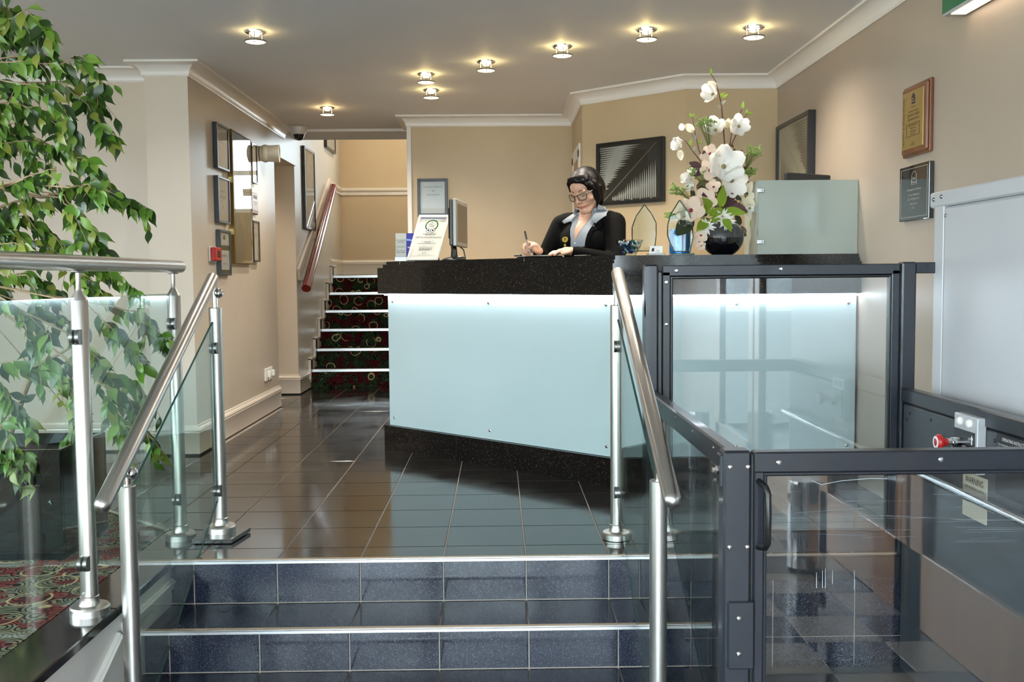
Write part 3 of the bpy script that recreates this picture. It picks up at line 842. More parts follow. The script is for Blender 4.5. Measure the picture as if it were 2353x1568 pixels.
lg = thing('lower_lift_gate', 'black framed scratched clear gate of the lift nearest the camera', 'lift gate', (1.1, 2.44, ZG))
g = MB().bbox(.629, 2.42, .596, 1.60, 2.465, .648, .004).bbox(.629, 2.425, ZG + .03, .655, 2.46, .61, .004).bbox(1.56, 2.425, ZG + .03, 1.60, 2.46, .61, .004).bbox(.629, 2.425, ZG + .02, 1.60, 2.46, ZG + .09, .004)
gf = g.build('frame', BLACKM, lg)
MB().bbox(.650, 2.428, .586, 1.565, 2.458, .598, .004).bbox(.652, 2.428, ZG + .08, .663, 2.458, .592, .004).build('bead', BLACKM, gf)
MB().bbox(.622, 2.43, ZG + .03, .629, 2.45, .64, .001).build('hinge_channel', GASK, gf)
MB().box(.66, 2.440, ZG + .085, 1.565, 2.446, .592).build('pane', GLASSL, lg)
screws(gf, [(.688, 2.42, .622), (1.089, 2.42, .625), (1.48, 2.42, .625)], (0, -1, 0), .0065)
MB().tube([(.640, 2.425, .575), (.648, 2.39, .568), (.651, 2.378, .555), (.652, 2.376, .50), (.651, 2.378, .43), (.648, 2.39, .417), (.640, 2.425, .410)], .0075, 12).build('handle', BLACK, lg)
sc_ = MB()
rnd = random.Random(3)
for q in range(30):
    x = rnd.uniform(.68, 1.45); z = rnd.choice((.42, .43, .44, .46, .49, .52)) + rnd.uniform(-.02, .02); L = rnd.uniform(.05, .22); s_ = rnd.uniform(-.06, .06)
    sc_.add([(x, 2.4395, z), (x + L, 2.4395, z + L * s_), (x + L, 2.4395, z + L * s_ + .0002), (x, 2.4395, z + .0004)], [(0, 1, 2, 3)])
for x, z0, z1 in ((.805, .30, .345), (.812, .30, .35), (.83, .31, .345), (.885, .295, .345), (.79, .30, .34)):
    sc_.add([(x, 2.4395, z0), (x + .002, 2.4395, z0), (x + .0012, 2.4395, z1), (x, 2.4395, z1)], [(0, 1, 2, 3)])
pts = [(.775, .572), (.80, .561), (.85, .570), (.92, .575), (.965, .574)]
for i in range(4):
    (xa, za), (xb, zb) = pts[i], pts[i + 1]
    sc_.add([(xa, 2.4395, za), (xb, 2.4395, zb), (xb, 2.4395, zb + .0016), (xa, 2.4395, za + .0016)], [(0, 1, 2, 3)])
so = sc_.build('scratches', mat('scratch_white', '8f969e', .6), lg); so['kind'] = 'stuff'

cab = thing('lift_cabinet', 'tall pale grey metal cabinet on the right wall beside the lift', 'cabinet', (1.76, 3.1, ZG))
CAB = noisy('cabinet_enamel', 'aeaeb0', 'b6b6b8', 1., .32, spec=.5)
MB().bbox(1.69, 1.95, ZG, XR - .002, 3.825, 1.35, .004).build('body', CAB, cab)
MB().bbox(1.668, 3.722, ZG, 1.70, 3.800, 1.34, .003).build('end_post', CAB, cab)
ts = MB().bbox(1.664, 1.95, 1.335, 1.72, 3.835, 1.393, .006).build('top_strip', CAB, cab)
screws(ts, [(1.664, 3.80, 1.366), (1.664, 3.735, 1.372)], (-1, 0, 0), .009, STEEL2)
MB().bbox(1.668, 1.96, ZG + .02, 1.70, 3.712, 1.326, .003).build('door', CAB, cab)
MB().lathe([(0, 0), (.008, 0), (.006, .006), (0, .007)], (1.668, 3.70, 1.30), 10, (-1, 0, 0)).build('rivet', CHROME, cab)

# ------------------------------------------------------------------ balustrade and stair handrails
def flange(p, r=.062):
    return MB().lathe([(r, 0), (r, .022), (r - .004, .028), (.034, .030), (.032, .034), (.0295, .05), (.0295, .058), (.027, .06)], p, 32)
def clamp(parent, x, y, z, sgn, m):
    """D-shaped glass clamp beside a post, towards sgn along y"""
    pr = []
    for t in [math.pi * q / 10 - math.pi / 2 for q in range(11)]:
        pr.append((.022 * math.cos(t) + .012, .024 * math.sin(t)))
    pr = [(0, -.024)] + pr + [(0, .024)]
    for dx in (.010, -.010):
        MB().extr([(x + (.004 if dx > 0 else -.015), y + sgn * (.022 + a), z + b) for a, b in pr], (.011, 0, 0)).build('glass_clamp', m, parent)
def post(parent, x, y, z0, z1, cone=True, r=.027):
    o = flange((x, y, z0)).build('flange', STEEL, parent)
    prof = [(r, .03), (r, z1 - z0 - .03)]
    prof += [(r - .001, z1 - z0 - .028), (.011, z1 - z0), (.0085, z1 - z0 + .004), (.0085, z1 - z0 + .062)] if cone else [(r, z1 - z0), (r - .002, z1 - z0 + .003), (.002, z1 - z0 + .003)]
    return MB().lathe(prof, (x, y, z0), 28).build('post', STEEL, parent)
bl = thing('balustrade', 'level steel balustrade with clear panels beside the fig tree', 'balustrade', (-1.335, 3.2, 0))
BX = -1.335
MB().tube([(BX, .6, 1.14), (BX, 4.228, 1.14), (BX, 4.232, 1.14)], [.0255, .0255, .0235], 32).build('rail', STEEL, bl)
for y in (1.35, 2.27, 3.204, 4.135):
    post(bl, BX, y, .003, 1.05)
    MB().bbox(BX - .014, y - .03, 1.109, BX + .014, y + .03, 1.1165, .003).build('saddle', STEEL2, bl)
for ya, yb in ((1.39, 2.23), (2.31, 3.164), (3.244, 4.096)):
    MB().box(BX - .004, ya, .085, BX + .004, yb, 1.030).build('pane', GLASS, bl)
    for z in (.175, .905):
        clamp(bl, BX, ya - .04, z, 1, STEEL2); clamp(bl, BX, yb + .04, z, -1, STEEL2)
def stair_rail(name, label, x, top, bot, yu, yl, zu, zl):
    t = thing(name, label, 'handrail', (x, yl, ZG))
    a = Vector((x, top[0], top[1])); b = Vector((x, bot[0], bot[1])); d = (b - a).normalized()
    r = .0255
    path = [a - d * .001, a + d * .003, b] + [b + d * (r * math.sin(q * math.pi / 12)) for q in range(1, 7)]
    rad = [r - .002, r, r] + [max(r * math.cos(q * math.pi / 12), .0015) for q in range(1, 7)]
    MB().tube(path, rad, 32).build('rail', STEEL, t)
    for (y, z0, z1) in ((yu, .020 if x < 0 else .002, zu), (yl, ZG, zl)):
        p = post(t, x, y, z0, z1, False)
        f = (y - a.y) / (b.y - a.y); zr = a.z + (b.z - a.z) * f
        j = (zr + z1) / 2 - .012
        MB().tube([(x, y, z1), (x, y, j)], .011, 14).ball((x + .014, y + .003, j + .006), .021, 16, 10).tube([(x, y, j), (x, y + .0, zr - r * .8)], .010, 12).build('ball_joint', CHROME, p)
    gy0, gy1 = yl + .045, yu - .045
    MB().extr([(x - .004, gy0, zl - .01), (x - .004, gy1, zu - .055), (x - .004, gy1, .16), (x - .004, gy0, -.40)], (.008, 0, 0)).edges().build('pane', [GLASS, GLASSE], t)
    for z in (.20, .80):
        clamp(t, x, yu, z, -1, STEEL2)
    for z in (-.22, .25):
        clamp(t, x, yl, z, 1, STEEL2)
    return t
stair_rail('stair_handrail', 'sloping steel stair handrail with clear panel, nearest the fig tree', -1.18, (4.165, 1.092), (2.950, .418), 4.185, 3.145, .965, .432)
stair_rail('stair_handrail', 'sloping steel stair handrail with clear panel in front of the counter corner', .486, (4.04, 1.10), (2.765, .455), 4.066, 3.007, .965, .458)

# ------------------------------------------------------------------ ceiling lights and dome camera
LAMP = mat('lamp_bulb', 'fff4d8', .5, emit='ffe9a8', es=9.)
DISC = mat('lamp_glass_disc', 'fff8e4', .4, emit='fff0c4', es=2.2)
DISCO = mat('lamp_glass_disc_warm', 'fff0dc', .4, emit='ffe2b8', es=2.2)
def lamp_parts(t):
    MB().lathe([(.034, -.006), (.050, -.006), (.056, -.002), (.057, .004), (.034, .004), (.034, -.006)], t.location, 28, cap=False).build('ring', CHROME, t)
    MB().lathe([(0, -.022), (.018, -.020), (.024, -.010), (.024, .004)], t.location, 18).build('bulb', LAMP, t)
    MB().lathe([(0, -.053), (.050, -.053), (.055, -.050), (.055, -.047), (0, -.045)], t.location, 28).build('glass_disc', DISC, t)
    MB().lathe([(.0545, -.0525), (.0575, -.0525), (.0575, -.0470), (.0545, -.0470), (.0545, -.0525)], t.location, 28, cap=False).build('disc_rim', mat('rim_dark', '5c554a', .4, .6), t)
    for k in range(3):
        a = 2 * math.pi * k / 3 + .6
        x, y = t.location.x + .038 * math.cos(a), t.location.y + .038 * math.sin(a)
        q = t.location.z
        MB().tube([(x, y, q + .002), (x, y, q - .054)], .003, 8).lathe([(0, -.060), (.005, -.058), (.005, -.053), (0, -.052)], (x, y, q), 8).build('stud', CHROME, t)
LPOS = [(-1.273, 5.408, 'ceiling halogen light above the column side of the lobby'), (-1.293, 7.766, 'orange-tinged ceiling light nearest the stairs'),
        (-.448, 6.530, 'ceiling light in the bend of the row, nearer of the two above the monitor'), (-.450, 7.073, 'ceiling light furthest back above the notice wall'),
        (-.057, 6.172, 'ceiling light second along the row from the bend'), (.382, 5.777, 'ceiling light above the receptionist in the row'),
        (.808, 5.401, 'ceiling light above the glass awards'), (1.372, 5.365, 'ceiling light closest to the right wall')]
l0 = None
for i, (x, y, lab) in enumerate(LPOS):
    if l0 is None:
        l0 = thing('ceiling_light', lab, 'ceiling light', (x, y, ZC - .004), 'round halogen ceiling lights'); lamp_parts(l0); t = l0
    else:
        t = clone(l0); t.location = (x, y, ZC - .004); t['label'] = lab
    warm = i == 1
    if warm:
        for ch in t.children:
            if ch.name.startswith('glass_disc'):
                ch.data = ch.data.copy(); ch.data.materials.clear(); ch.data.materials.append(DISCO)
    l = bpy.data.lights.new('halogen_glow', 'POINT'); l.energy = .26; l.shadow_soft_size = .01
    l.color = (1, .52, .22) if warm else (1, .74, .26)
    o = bpy.data.objects.new('halogen_glow', l); COL.objects.link(o); o.parent = t; o.location = (0, 0, -.036)
    l = bpy.data.lights.new('halogen_beam', 'SPOT'); l.energy = 32. * (.55 if i == 7 else 1.); l.shadow_soft_size = .05; l.spot_size = math.radians(150); l.spot_blend = .9
    l.color = (1, .82, .62) if warm else (1, .91, .79)
    o = bpy.data.objects.new('halogen_beam', l); COL.objects.link(o); o.parent = t; o.location = (0, 0, -.062)
# unseen lamps: passage, and one added over the landing to brighten the stairs
for lab, loc, e_ in (('plain round ceiling lamp inside the side passage', (-2.5, 8.85, 2.135), 22.), ('added unseen lamp high above the stair landing to brighten the stairs', (-1.3, 11.2, 3.59), 60.)):
    t = thing('unseen_light', lab, 'ceiling light', loc)
    MB().lathe([(0, -.06), (.07, -.05), (.10, -.02), (.105, 0)], loc, 24).build('shade', mat('opal_shade', 'f4ead8', .4, emit='fff0d8', es=3.), t)
    l = bpy.data.lights.new('lamp_glow', 'SPOT'); l.energy = e_; l.spot_size = math.radians(165); l.spot_blend = .8; l.shadow_soft_size = .08; l.color = (1, .88, .70)
    o = bpy.data.objects.new('lamp_glow', l); COL.objects.link(o); o.parent = t; o.location = (0, 0, -.08)
dm = thing('dome_camera', 'white dome security camera on the ceiling by the stairs', 'security camera', (-1.70, 8.72, ZC - .002))
c = dm.location
MB().lathe([(.064, 0), (.066, -.012), (.060, -.055), (.052, -.066), (.046, -.066)][::-1], c, 28).build('housing', mat('camera_white', 'd8d6d2', .35), dm)
MB().lathe([(0, -.118), (.022, -.114), (.04, -.098), (.049, -.066)], c, 24).build('dome', mat('smoked_dome', '0a0a0c', .06, coat=.5), dm)
MB().lathe([(.064, 0), (.09, -.001), (.09, -.003), (.064, -.004)][::-1], c, 24).build('ceiling_plate', TRIM, dm)

# ------------------------------------------------------------------ framed things on the walls
FBLK = mat('frame_black', '17191c', .3, coat=.2)
FGRY = mat('frame_grey_black', '2f3840', .3, coat=.2)
GOLD = mat('frame_brass', '8a7038', .3, .8)
PAPER = mat('paper_warm', 'eadfce', .7)
PAPERW = mat('paper_white', 'ecebe6', .6)
CARD = mat('mount_card', 'cfc8bd', .7)
def quad(c, X, Y, w, h, lift=0.):
    N = Vector(X).cross(Vector(Y)); c = Vector(c) + N * lift
    X = Vector(X) * w / 2; Y = Vector(Y) * h / 2
    return [c - X - Y, c + X - Y, c + X + Y, c - X + Y]
def framed(name, label, cat, c, X, Y, w, h, dep, bw, fm, inner, group=None, glass=True, mount=0.):
    """picture on a wall: c = centre of its back, X right, Y up"""
    X = Vector(X).normalized(); Y = Vector(Y).normalized(); N = X.cross(Y); c = Vector(c)
    t = thing(name, label, cat, c - Y * h / 2, group)
    f = MB()
    for sx in (-1, 1):
        f.obox(c + X * (sx * (w / 2 - bw / 2)) + N * dep / 2, (X, Y, N), (bw / 2, h / 2, dep / 2), .002)
        f.obox(c + Y * (sx * (h / 2 - bw / 2)) + N * dep / 2, (X, Y, N), (w / 2 - bw, bw / 2, dep / 2), .002)
    f.build('frame', fm, t)
    p = MB().obox(c + N * (dep * .55), (X, Y, N), (w / 2 - bw, h / 2 - bw, .002)).build('picture', inner, t)
    if glass:
        MB().obox(c + N * (dep * .82), (X, Y, N), (w / 2 - bw, h / 2 - bw, .001)).build('glass', GLASSP, t)
    return t, p, c + N * (dep * .55 + .002)
LX, LYv = (0, 1, 0), (0, 0, 1)          # reading direction on the left wall
def on_left(y0, y1, z0, z1):
    return Vector((XL + .001, (y0 + y1) / 2, (z0 + z1) / 2)), y1 - y0, z1 - z0
def left_frame(name, label, y0, y1, z0, z1, fm, inner, bw=.016, dep=.03, lines=(), group='certificates on the left wall'):
    c, w, h = on_left(y0, y1, z0, z1)
    t, p, s = framed(name, label, 'picture frame', c, LX, LYv, w, h, dep, bw, fm, inner, group)
    for (txt, dz, sz) in lines:
        lettering(p, txt, s + Vector((0, 0, dz)), LX, LYv, sz, INK)
    return t, p, s
left_frame('framed_certificate', 'black framed certificate highest on the left, beside the tall map', 6.66, 6.955, 1.825, 2.125, FGRY, PAPER, lines=[('CERTIFICATE', .03, .022)])
left_frame('framed_certificate', 'black framed certificate in the middle, beside the tall map', 6.655, 6.945, 1.465, 1.775, FGRY, PAPER, lines=[('AWARD OF', .06, .02), ('EXCELLENCE', .02, .024), ('2012', -.05, .02)])
t, p, s = left_frame('framed_certificate', 'black framed certificate with olive bands just right of the fire alarm', 6.672, 6.94, 1.115, 1.42, FGRY, PAPERW, lines=[('CERTIFICATE', -.02, .02), ('THREE STAR', -.075, .016)])
OLV = mat('print_olive', '5a5a2c', .6)
for dz, hh in ((.035, .035), (-.125, .022)):
    MB().extr(quad(s + Vector((0, 0, dz)), LX, LYv, .23, hh, .0004), (.0004, 0, 0)).build('band', OLV, p)
MB().extr([s + Vector((.0008, .03 * math.cos(q), .09 + .03 * math.sin(q))) for q in [math.pi * k / 8 for k in range(9)]], (.0004, 0, 0)).build('emblem', OLV, p)
# tall glazed map with brass frame, standing off the wall
cm, wm, hm = on_left(7.02, 7.55, 1.20, 2.131)
MAPM = mat('map_print', '8c98a0', .35)
t_ = NT(MAPM); n_ = t_.n('ShaderNodeTexNoise', Scale=4.5, Detail=6.); t_.l(t_.geo(), n_.inputs['Vector'])
t_.l(t_.ramp(n_.outputs[0], [(.48, '7d8a92'), (.52, 'b9a873'), (.62, 'c7b98a')]), t_.b.inputs['Base Color'])
GLASSM = clear_glass('map_glass', 'e8ecee', .22)
t, p, s = framed('wall_map', 'tall brass framed wall map behind glass reflecting a window', 'wall map', cm, LX, LYv, wm, hm, .034, .009, GOLD, MAPM, glass=False)
MB().obox(cm + Vector((.03, 0, 0)), (Vector(LX), Vector(LYv), Vector((1, 0, 0))), (wm / 2 - .012, hm / 2 - .012, .0015)).build('glass', GLASSM, t)
for z in (1.42, 1.78):
    MB().bbox(XL + .001, 7.005, z - .02, XL + .03, 7.02, z + .02, .002).build('clip', mat('brass_clip', 'e0d090', .3, .6), t)
left_frame('framed_certificate', 'black framed sheet high right of the tall map, next to the spotlight', 7.60, 7.765, 1.818, 2.117, FBLK, PAPER, bw=.012)
left_frame('framed_certificate', 'slim black framed letter low right of the tall map', 7.59, 7.785, 1.222, 1.534, FBLK, PAPER, bw=.012, lines=[('Dear guest', .1, .016), ('thank you for your\nkind letter and visit\nto our hotel', .04, .012)])
pq = thing('shield_plaque', 'small wooden plaque with metal plate right of the tall map', 'plaque', (XL, 7.69, 1.583))
b0 = MB().bbox(XL + .001, 7.59, 1.583, XL + .022, 7.79, 1.75, .008).build('board', wood('plaque_wood', '6e4128', '8a5636', (1, .3, 1), 20.), pq)
pp_ = MB().bbox(XL + .0215, 7.60, 1.61, XL + .024, 7.78, 1.742, .001).build('plate', mat('plate_pewter', 'a89a90', .35, .5), pq)
for y in (7.65, 7.69, 7.73):
    MB().extr([(XL + .0242, y - .012, 1.70), (XL + .0242, y + .012, 1.70), (XL + .0242, y + .012, 1.72), (XL + .0242, y, 1.735), (XL + .0242, y - .012, 1.72)], (.0005, 0, 0)).build('emblem', INK, pp_)
lettering(pp_, 'IN RECOGNITION\nOF SERVICE', (XL + .0243, 7.69, 1.665), LX, LYv, .016, INK)
# cylindrical spotlight fixed to the wall end
sl = thing('wall_spotlight', 'cream cylindrical wall spotlight beside the framed certificates', 'spotlight', (XL, 7.98, 2.02))
MB().lathe([(.0, 0), (.058, 0), (.062, .02), (.070, .03), (.070, .05), (.064, .06), (.066, .11), (.070, .15), (.060, .152), (.052, .12), (0, .12)], (XL + .001, 7.98, 2.08), 28, (1, .12, 0)).build('drum', mat('spot_cream', 'c9c6b8', .4), sl)
MB().lathe([(0, 0), (.042, 0), (.038, .012), (0, .016)], (XL + .125, 7.995, 2.08), 20, (1, .12, 0)).build('lens', mat('spot_lens', '5a5650', .15), sl)
fa = thing('fire_alarm_point', 'red fire alarm call point with white back plate on the left wall', 'fire alarm', (XL, 6.575, 1.21))
MB().bbox(XL + .001, 6.49, 1.205, XL + .012, 6.655, 1.302, .003).build('back_plate', mat('camera_white', 'd8d6d2', .35), fa)
f0 = MB().bbox(XL + .012, 6.50, 1.21, XL + .045, 6.65, 1.297, .005).build('box', RED, fa)
MB().bbox(XL + .0445, 6.55, 1.23, XL + .047, 6.61, 1.277, .001).build('window', BLACK, f0)
for y in (7.99, 8.13):
    so_ = thing('wall_socket', 'white double socket low on the left wall, %s' % ('nearer the camera' if y < 8 else 'nearer the passage'), 'socket', (XL, y, .27), 'sockets on the left wall')
    q = MB().bbox(XL + .001, y - .055, .275, XL + .014, y + .055, .375, .003).build('plate', mat('socket_white', 'efeeea', .3), so_)
    MB().bbox(XL + .013, y + .015, .30, XL + .036, y + .045, .35, .004).build('plug', mat('socket_white', 'efeeea', .3), so_)
# pictures on the stair wall
SX = -1.884
t, p, s = framed('stair_picture', 'large black framed picture with wide mount on the stair wall', 'picture frame', (SX, 10.05, 1.98), LX, LYv, .55, .80, .03, .025, FBLK, CARD)
MB().extr(quad(s, LX, LYv, .28, .5, .0004), (.0004, 0, 0)).build('print', noisy('print_grey', 'a9a7a2', 'c3c0ba', 8., .6), p)
framed('stair_picture', 'partly hidden black framed picture higher up the stair wall', 'picture frame', (SX, 11.38, 2.90), LX, LYv, .62, .74, .03, .025, FBLK, CARD)
# notice on the back wall
BX_, BY_ = (1, 0, 0), (0, 0, 1)
c0, c1 = at(959, 411, 8.2), at(1029, 497, 8.2)
t, p, s = framed('framed_notice', 'black framed non smoking notice on the tan wall', 'picture frame', ((c0.x + c1.x) / 2, 8.217, (c0.z + c1.z) / 2), BX_, BY_, c1.x - c0.x, c0.z - c1.z, .03, .022, FBLK, mat('notice_paper', 'd9dcdc', .35))
for q, tx in enumerate(('ALL GUEST BEDROOMS', 'ARE', 'NON SMOKING')):
    lettering(p, tx, s + Vector((.005, 0, .085 - .032 * q)), BX_, BY_, .015, INK)
# palm leaf prints
PD = mat('palm_print_dark', '2b2418', .6); PLT = mat('palm_print_pale', 'c9c4b8', .6); PTN = mat('palm_print_tan', '6f604c', .6); PTL = mat('palm_print_cream', 'c9bca0', .6)
def palm(parent, s, X, Y, w, h, light, flip=False):
    """leaf slivers either side of a diagonal midrib"""
    X = Vector(X); Y = Vector(Y); N = X.cross(Y); m = MB()
    def P(u, v, k=.0006):
        return s + X * ((u - .5) * w * (-1 if flip else 1)) + Y * ((v - .5) * h) + N * k
    a0, a1 = (.07, .02), (.93, .98)
    r = random.Random(5)
    for i in range(24):                       # slivers to the upper edge side, running flat
        f = .05 + .93 * i / 23
        bu, bv = a0[0] + (a1[0] - a0[0]) * f, a0[1] + (a1[1] - a0[1]) * f
        L = bu - .02
        st_ = max(.03, bu - .06 - .16 * f - r.uniform(0, .06)); th = .023 * (1 + .5 * math.sin(f * 3))
        if st_ > .05:
            e = r.uniform(0, .02)
            m.add([P(st_, bv + .012), P(st_ * .6 + .01, bv + th + .003), P(e, bv + .010), P(e, bv - .004), P(st_ * .55, bv - th * .5)], [(0, 1, 2, 3, 4)])
    for i in range(23):                       # slivers below the midrib, running down
        f = .10 + .88 * i / 22
        bu, bv = a0[0] + (a1[0] - a0[0]) * f, a0[1] + (a1[1] - a0[1]) * f
        st_ = bv - .06 - .20 * f - r.uniform(0, .05); th = .0145
        if st_ > .06:
            e = r.uniform(0, .03)
            m.add([P(bu, st_), P(bu - th, st_ * .5), P(bu - th * .6, e), P(bu + th * .7, e), P(bu + th, st_ * .45)], [(0, 1, 2, 3, 4)])
    m.add([P(a0[0] - .004, a0[1]), P(a0[0] + .008, a0[1]), P(a1[0] + .003, a1[1]), P(a1[0] - .002, a1[1])], [(0, 1, 2, 3)])
    fl_ = MB()
    fl_.v = m.v
    for f in m.f:
        a, b, c = Vector(m.v[f[0]]), Vector(m.v[f[1]]), Vector(m.v[f[2]])
        fl_.f.append(f if (b - a).cross(c - a).dot(N) > 0 else f[::-1])
    fl_.mi = [0] * len(fl_.f)
    fl_.build('leaf_print', light, parent, 0)
dX = Vector((DWD.x, DWD.y, 0)); dN = dX.cross(Vector((0, 0, 1)))
def on_diag(px, py):
    d = (at(px, py, 1.) - CAMP); p0 = Vector((.618, 7.243, 0)); k = (p0 - CAMP).dot(dN) / d.dot(dN)
    return CAMP + d * k
q0, q1, q2 = on_diag(1376, 332), on_diag(1530, 317), on_diag(1376, 474)
wd = (Vector((q1.x, q1.y)) - Vector((q0.x, q0.y))).length; hd = (q0.z - q2.z)
cc = (q0 + q1) / 2
t, p, s = framed('palm_picture', 'square black framed dark palm leaf print behind the receptionist', 'picture', Vector((cc.x, cc.y, q0.z - hd / 2)) + dN * .001, dX, (0, 0, 1), wd, hd, .035, .022, FBLK, PD, glass=True)
palm(p, s, dX, (0, 0, 1), wd - .05, hd - .05, PLT)
t, p, s = framed('palm_picture', 'black framed pale palm leaf print on the right wall', 'picture', (XR - .001, 6.18, 1.80), (0, -1, 0), (0, 0, 1), .68, .49, .045, .024, FBLK, PTL, glass=True)
palm(p, s, (0, -1, 0), (0, 0, 1), .63, .44, PTN, True)
# award plaques on the right wall
RX, RY = (0, -1, 0), (0, 0, 1)
pl = thing('award_plaque', 'wooden award plaque with gold plate on the right wall', 'plaque', (XR, 4.40, 1.606))
MB().bbox(XR - .016, 4.262, 1.606, XR - .001, 4.545, 1.918, .003).bbox(XR - .026, 4.272, 1.616, XR - .012, 4.535, 1.908, .006).build('board', wood('plaque_oak', '6a3a1c', '7f4a26', (1, .25, .25), 26.), pl)
gp = MB().bbox(XR - .029, 4.302, 1.638, XR - .025, 4.522, 1.888, .001).build('plate', mat('plate_gold', 'a98f55', .32, .55), pl)
fx = XR - .029
lettering(gp, 'QUALITY & SERVICE AWARD', (fx, 4.505, 1.762), (0, 0, 1), (0, 1, 0), .0195, INK, squeeze=.84)
def shield(parent, x, y, z, s_, m1, m2, name='emblem'):
    o = [(-.5, -.55), (.5, -.55), (.5, .35), (.28, .6), (0, .75), (-.28, .6), (-.5, .35)]
    e = MB().extr([(x - .0004, y - a * s_, z + b * s_) for a, b in o], (-.0006, 0, 0)).build(name, m1, parent)
    lettering(e, 'Best\nWestern', (x - .0012, y, z - .1 * s_), RX, RY, s_ * .28, m2)
    return e
shield(gp, fx, 4.405, 1.85, .036, mat('emblem_navy', '1d1c3c', .4), mat('emblem_yellow', 'd9c24a', .4))
for tx, z, sz, sh in (('International', 1.818, .010, 0), ('In Recognition Of Achieving', 1.800, .0105, 0), ('Excellence In Quality', 1.784, .0165, .25), ('Standards & Service', 1.766, .0165, .25),
                      ('BEST WESTERN PLUS', 1.738, .0115, 0), ('Milford Hotel', 1.725, .0115, 0), ('Leeds, England', 1.712, .0115, 0), ('March 2013', 1.699, .0115, 0), ('Chairman', 1.662, .008, 0), ('Board of Directors', 1.653, .008, 0)):
    lettering(gp, tx, (fx, 4.402, z), RX, RY, sz, INK, shear=sh, squeeze=.9)
bx = MB()
for (a, b, c, d) in ((4.335, 1.745, 4.472, 1.7465), (4.335, 1.6905, 4.472, 1.692)):
    bx.box(fx - .001, a, b, fx, c, d)
bx.box(fx - .001, 4.335, 1.6905, fx, 4.3365, 1.7465).box(fx - .001, 4.4705, 1.6905, fx, 4.472, 1.7465).build('print_border', INK, gp)
bm_ = thing('membership_plaque', 'glossy black membership plaque below the wooden one', 'plaque', (XR, 4.40, 1.322))
bd = MB().bbox(XR - .022, 4.245, 1.322, XR - .001, 4.558, 1.564, .002).build('board', mat('plaque_black', '0c0c10', .06, coat=.6), bm_)
SIL = mat('engraving_silver', 'b8b4aa', .4)
fx = XR - .022
e = MB()
for (a, b, c, d) in ((4.262, 1.336, 4.541, 1.3375), (4.262, 1.5495, 4.541, 1.551)):
    e.box(fx - .0008, a, b, fx, c, d)
e.box(fx - .0008, 4.262, 1.336, fx, 4.2635, 1.551).box(fx - .0008, 4.5395, 1.336, fx, 4.541, 1.551).build('engraved_border', SIL, bd)
for s_ in (1.,):
    o = [(-.5, -.6), (.5, -.6), (.5, .35), (.28, .6), (0, .75), (-.28, .6), (-.5, .35)]
    ring = [Vector((fx - .0006, 4.40 - a * .050, 1.505 + b * .044)) for a, b in o]
    MB().tube(ring + [ring[0]], .0008, 6).build('emblem', SIL, bd)
lettering(bd, 'Best\nWestern', (fx, 4.40, 1.497), RX, RY, .017, SIL)
for tx, z in (('In Recognition of Achieving', 1.457), ('25 Years Membership', 1.434), ('BEST WESTERN PLUS', 1.414), ('Milford Hotel', 1.394), ('2013', 1.376)):
    lettering(bd, tx, (fx, 4.40, z), RX, RY, .0135, SIL)
# exit sign
ex = thing('exit_sign', 'green exit sign box with lit underside high on the right wall', 'exit sign', (XR, 3.8, 2.09))
MB().bbox(XR - .09, 3.36, 2.10, XR - .001, 4.0, 2.26, .006).build('box', mat('sign_grey', 'b9bcbb', .4), ex)
MB().box(XR - .085, 4.0, 2.105, XR - .006, 4.003, 2.255).box(XR - .093, 3.37, 2.108, XR - .09, 3.99, 2.252).build('face', mat('sign_green', '0f6b47', .4), ex)
MB().box(XR - .075, 3.42, 2.097, XR - .018, 3.95, 2.1005).build('lit_panel', mat('sign_lamp', 'ffe9d0', .5, emit='ffe2c4', es=2.5), ex)

# ------------------------------------------------------------------ things on the counter
# frosted screen round the work place, with clips, and the monitor behind it
gs = thing('glass_screen', 'frosted glass screen with metal clips on the counter by the wall', 'glass screen', (1.6, 5.14, ZT))
FSC = bpy.data.materials.new('frosted_screen'); FSC.use_nodes = True
t_ = NT(FSC); out = [n for n in t_.t.nodes if n.type == 'OUTPUT_MATERIAL'][0]
t_.b.inputs['Base Color'].default_value = lin('c6cec6'); t_.b.inputs['Roughness'].default_value = .12
tr_ = t_.n('ShaderNodeBsdfTransparent'); tr_.inputs[0].default_value = lin('c8d4d0')
mx_ = t_.n('ShaderNodeMixShader'); mx_.inputs[0].default_value = .42
t_.l(t_.b.outputs[0], mx_.inputs[1]); t_.l(tr_.outputs[0], mx_.inputs[2]); t_.l(mx_.outputs[0], out.inputs[0])
a_, b__ = at(1741, 579, 5.14), at(1999, 413, 5.14)
GX0, GX1, GZ1 = a_.x, min(b__.x, XR - .004), b__.z
MB().box(GX0, 5.136, ZT + .001, GX1, 5.146, GZ1).build('front_pane', FSC, gs)
MB().extr([(GX0, 5.147, ZT + .001), (GX0 - .005, 5.40, ZT + .001), (GX0 - .005, 5.40, GZ1 - .001), (GX0, 5.147, GZ1 - .001)], (.008, 0, 0)).build('side_pane', FSC, gs)
for px, sg in ((1748, 1), (1990, -1)):
    for py in (438, 556):
        p = at(px, py, 5.134)
        k = MB().bbox(p.x - .018, 5.129, p.z - .012, p.x + .018, 5.136, p.z + .012, .003).build('clip', ALU, gs)
        MB().lathe([(0, 0), (.006, 0), (.004, .004), (0, .005)], (p.x + .006 * sg, 5.129, p.z), 10, (0, -1, 0)).build('screw', CHROME, k)
mo = thing('desk_monitor', 'back edge of a black monitor behind the frosted screen', 'monitor', (1.66, 5.5, ZT - .2))
a_, b__ = at(1802, 397, 5.5), at(1906, 410, 5.5)
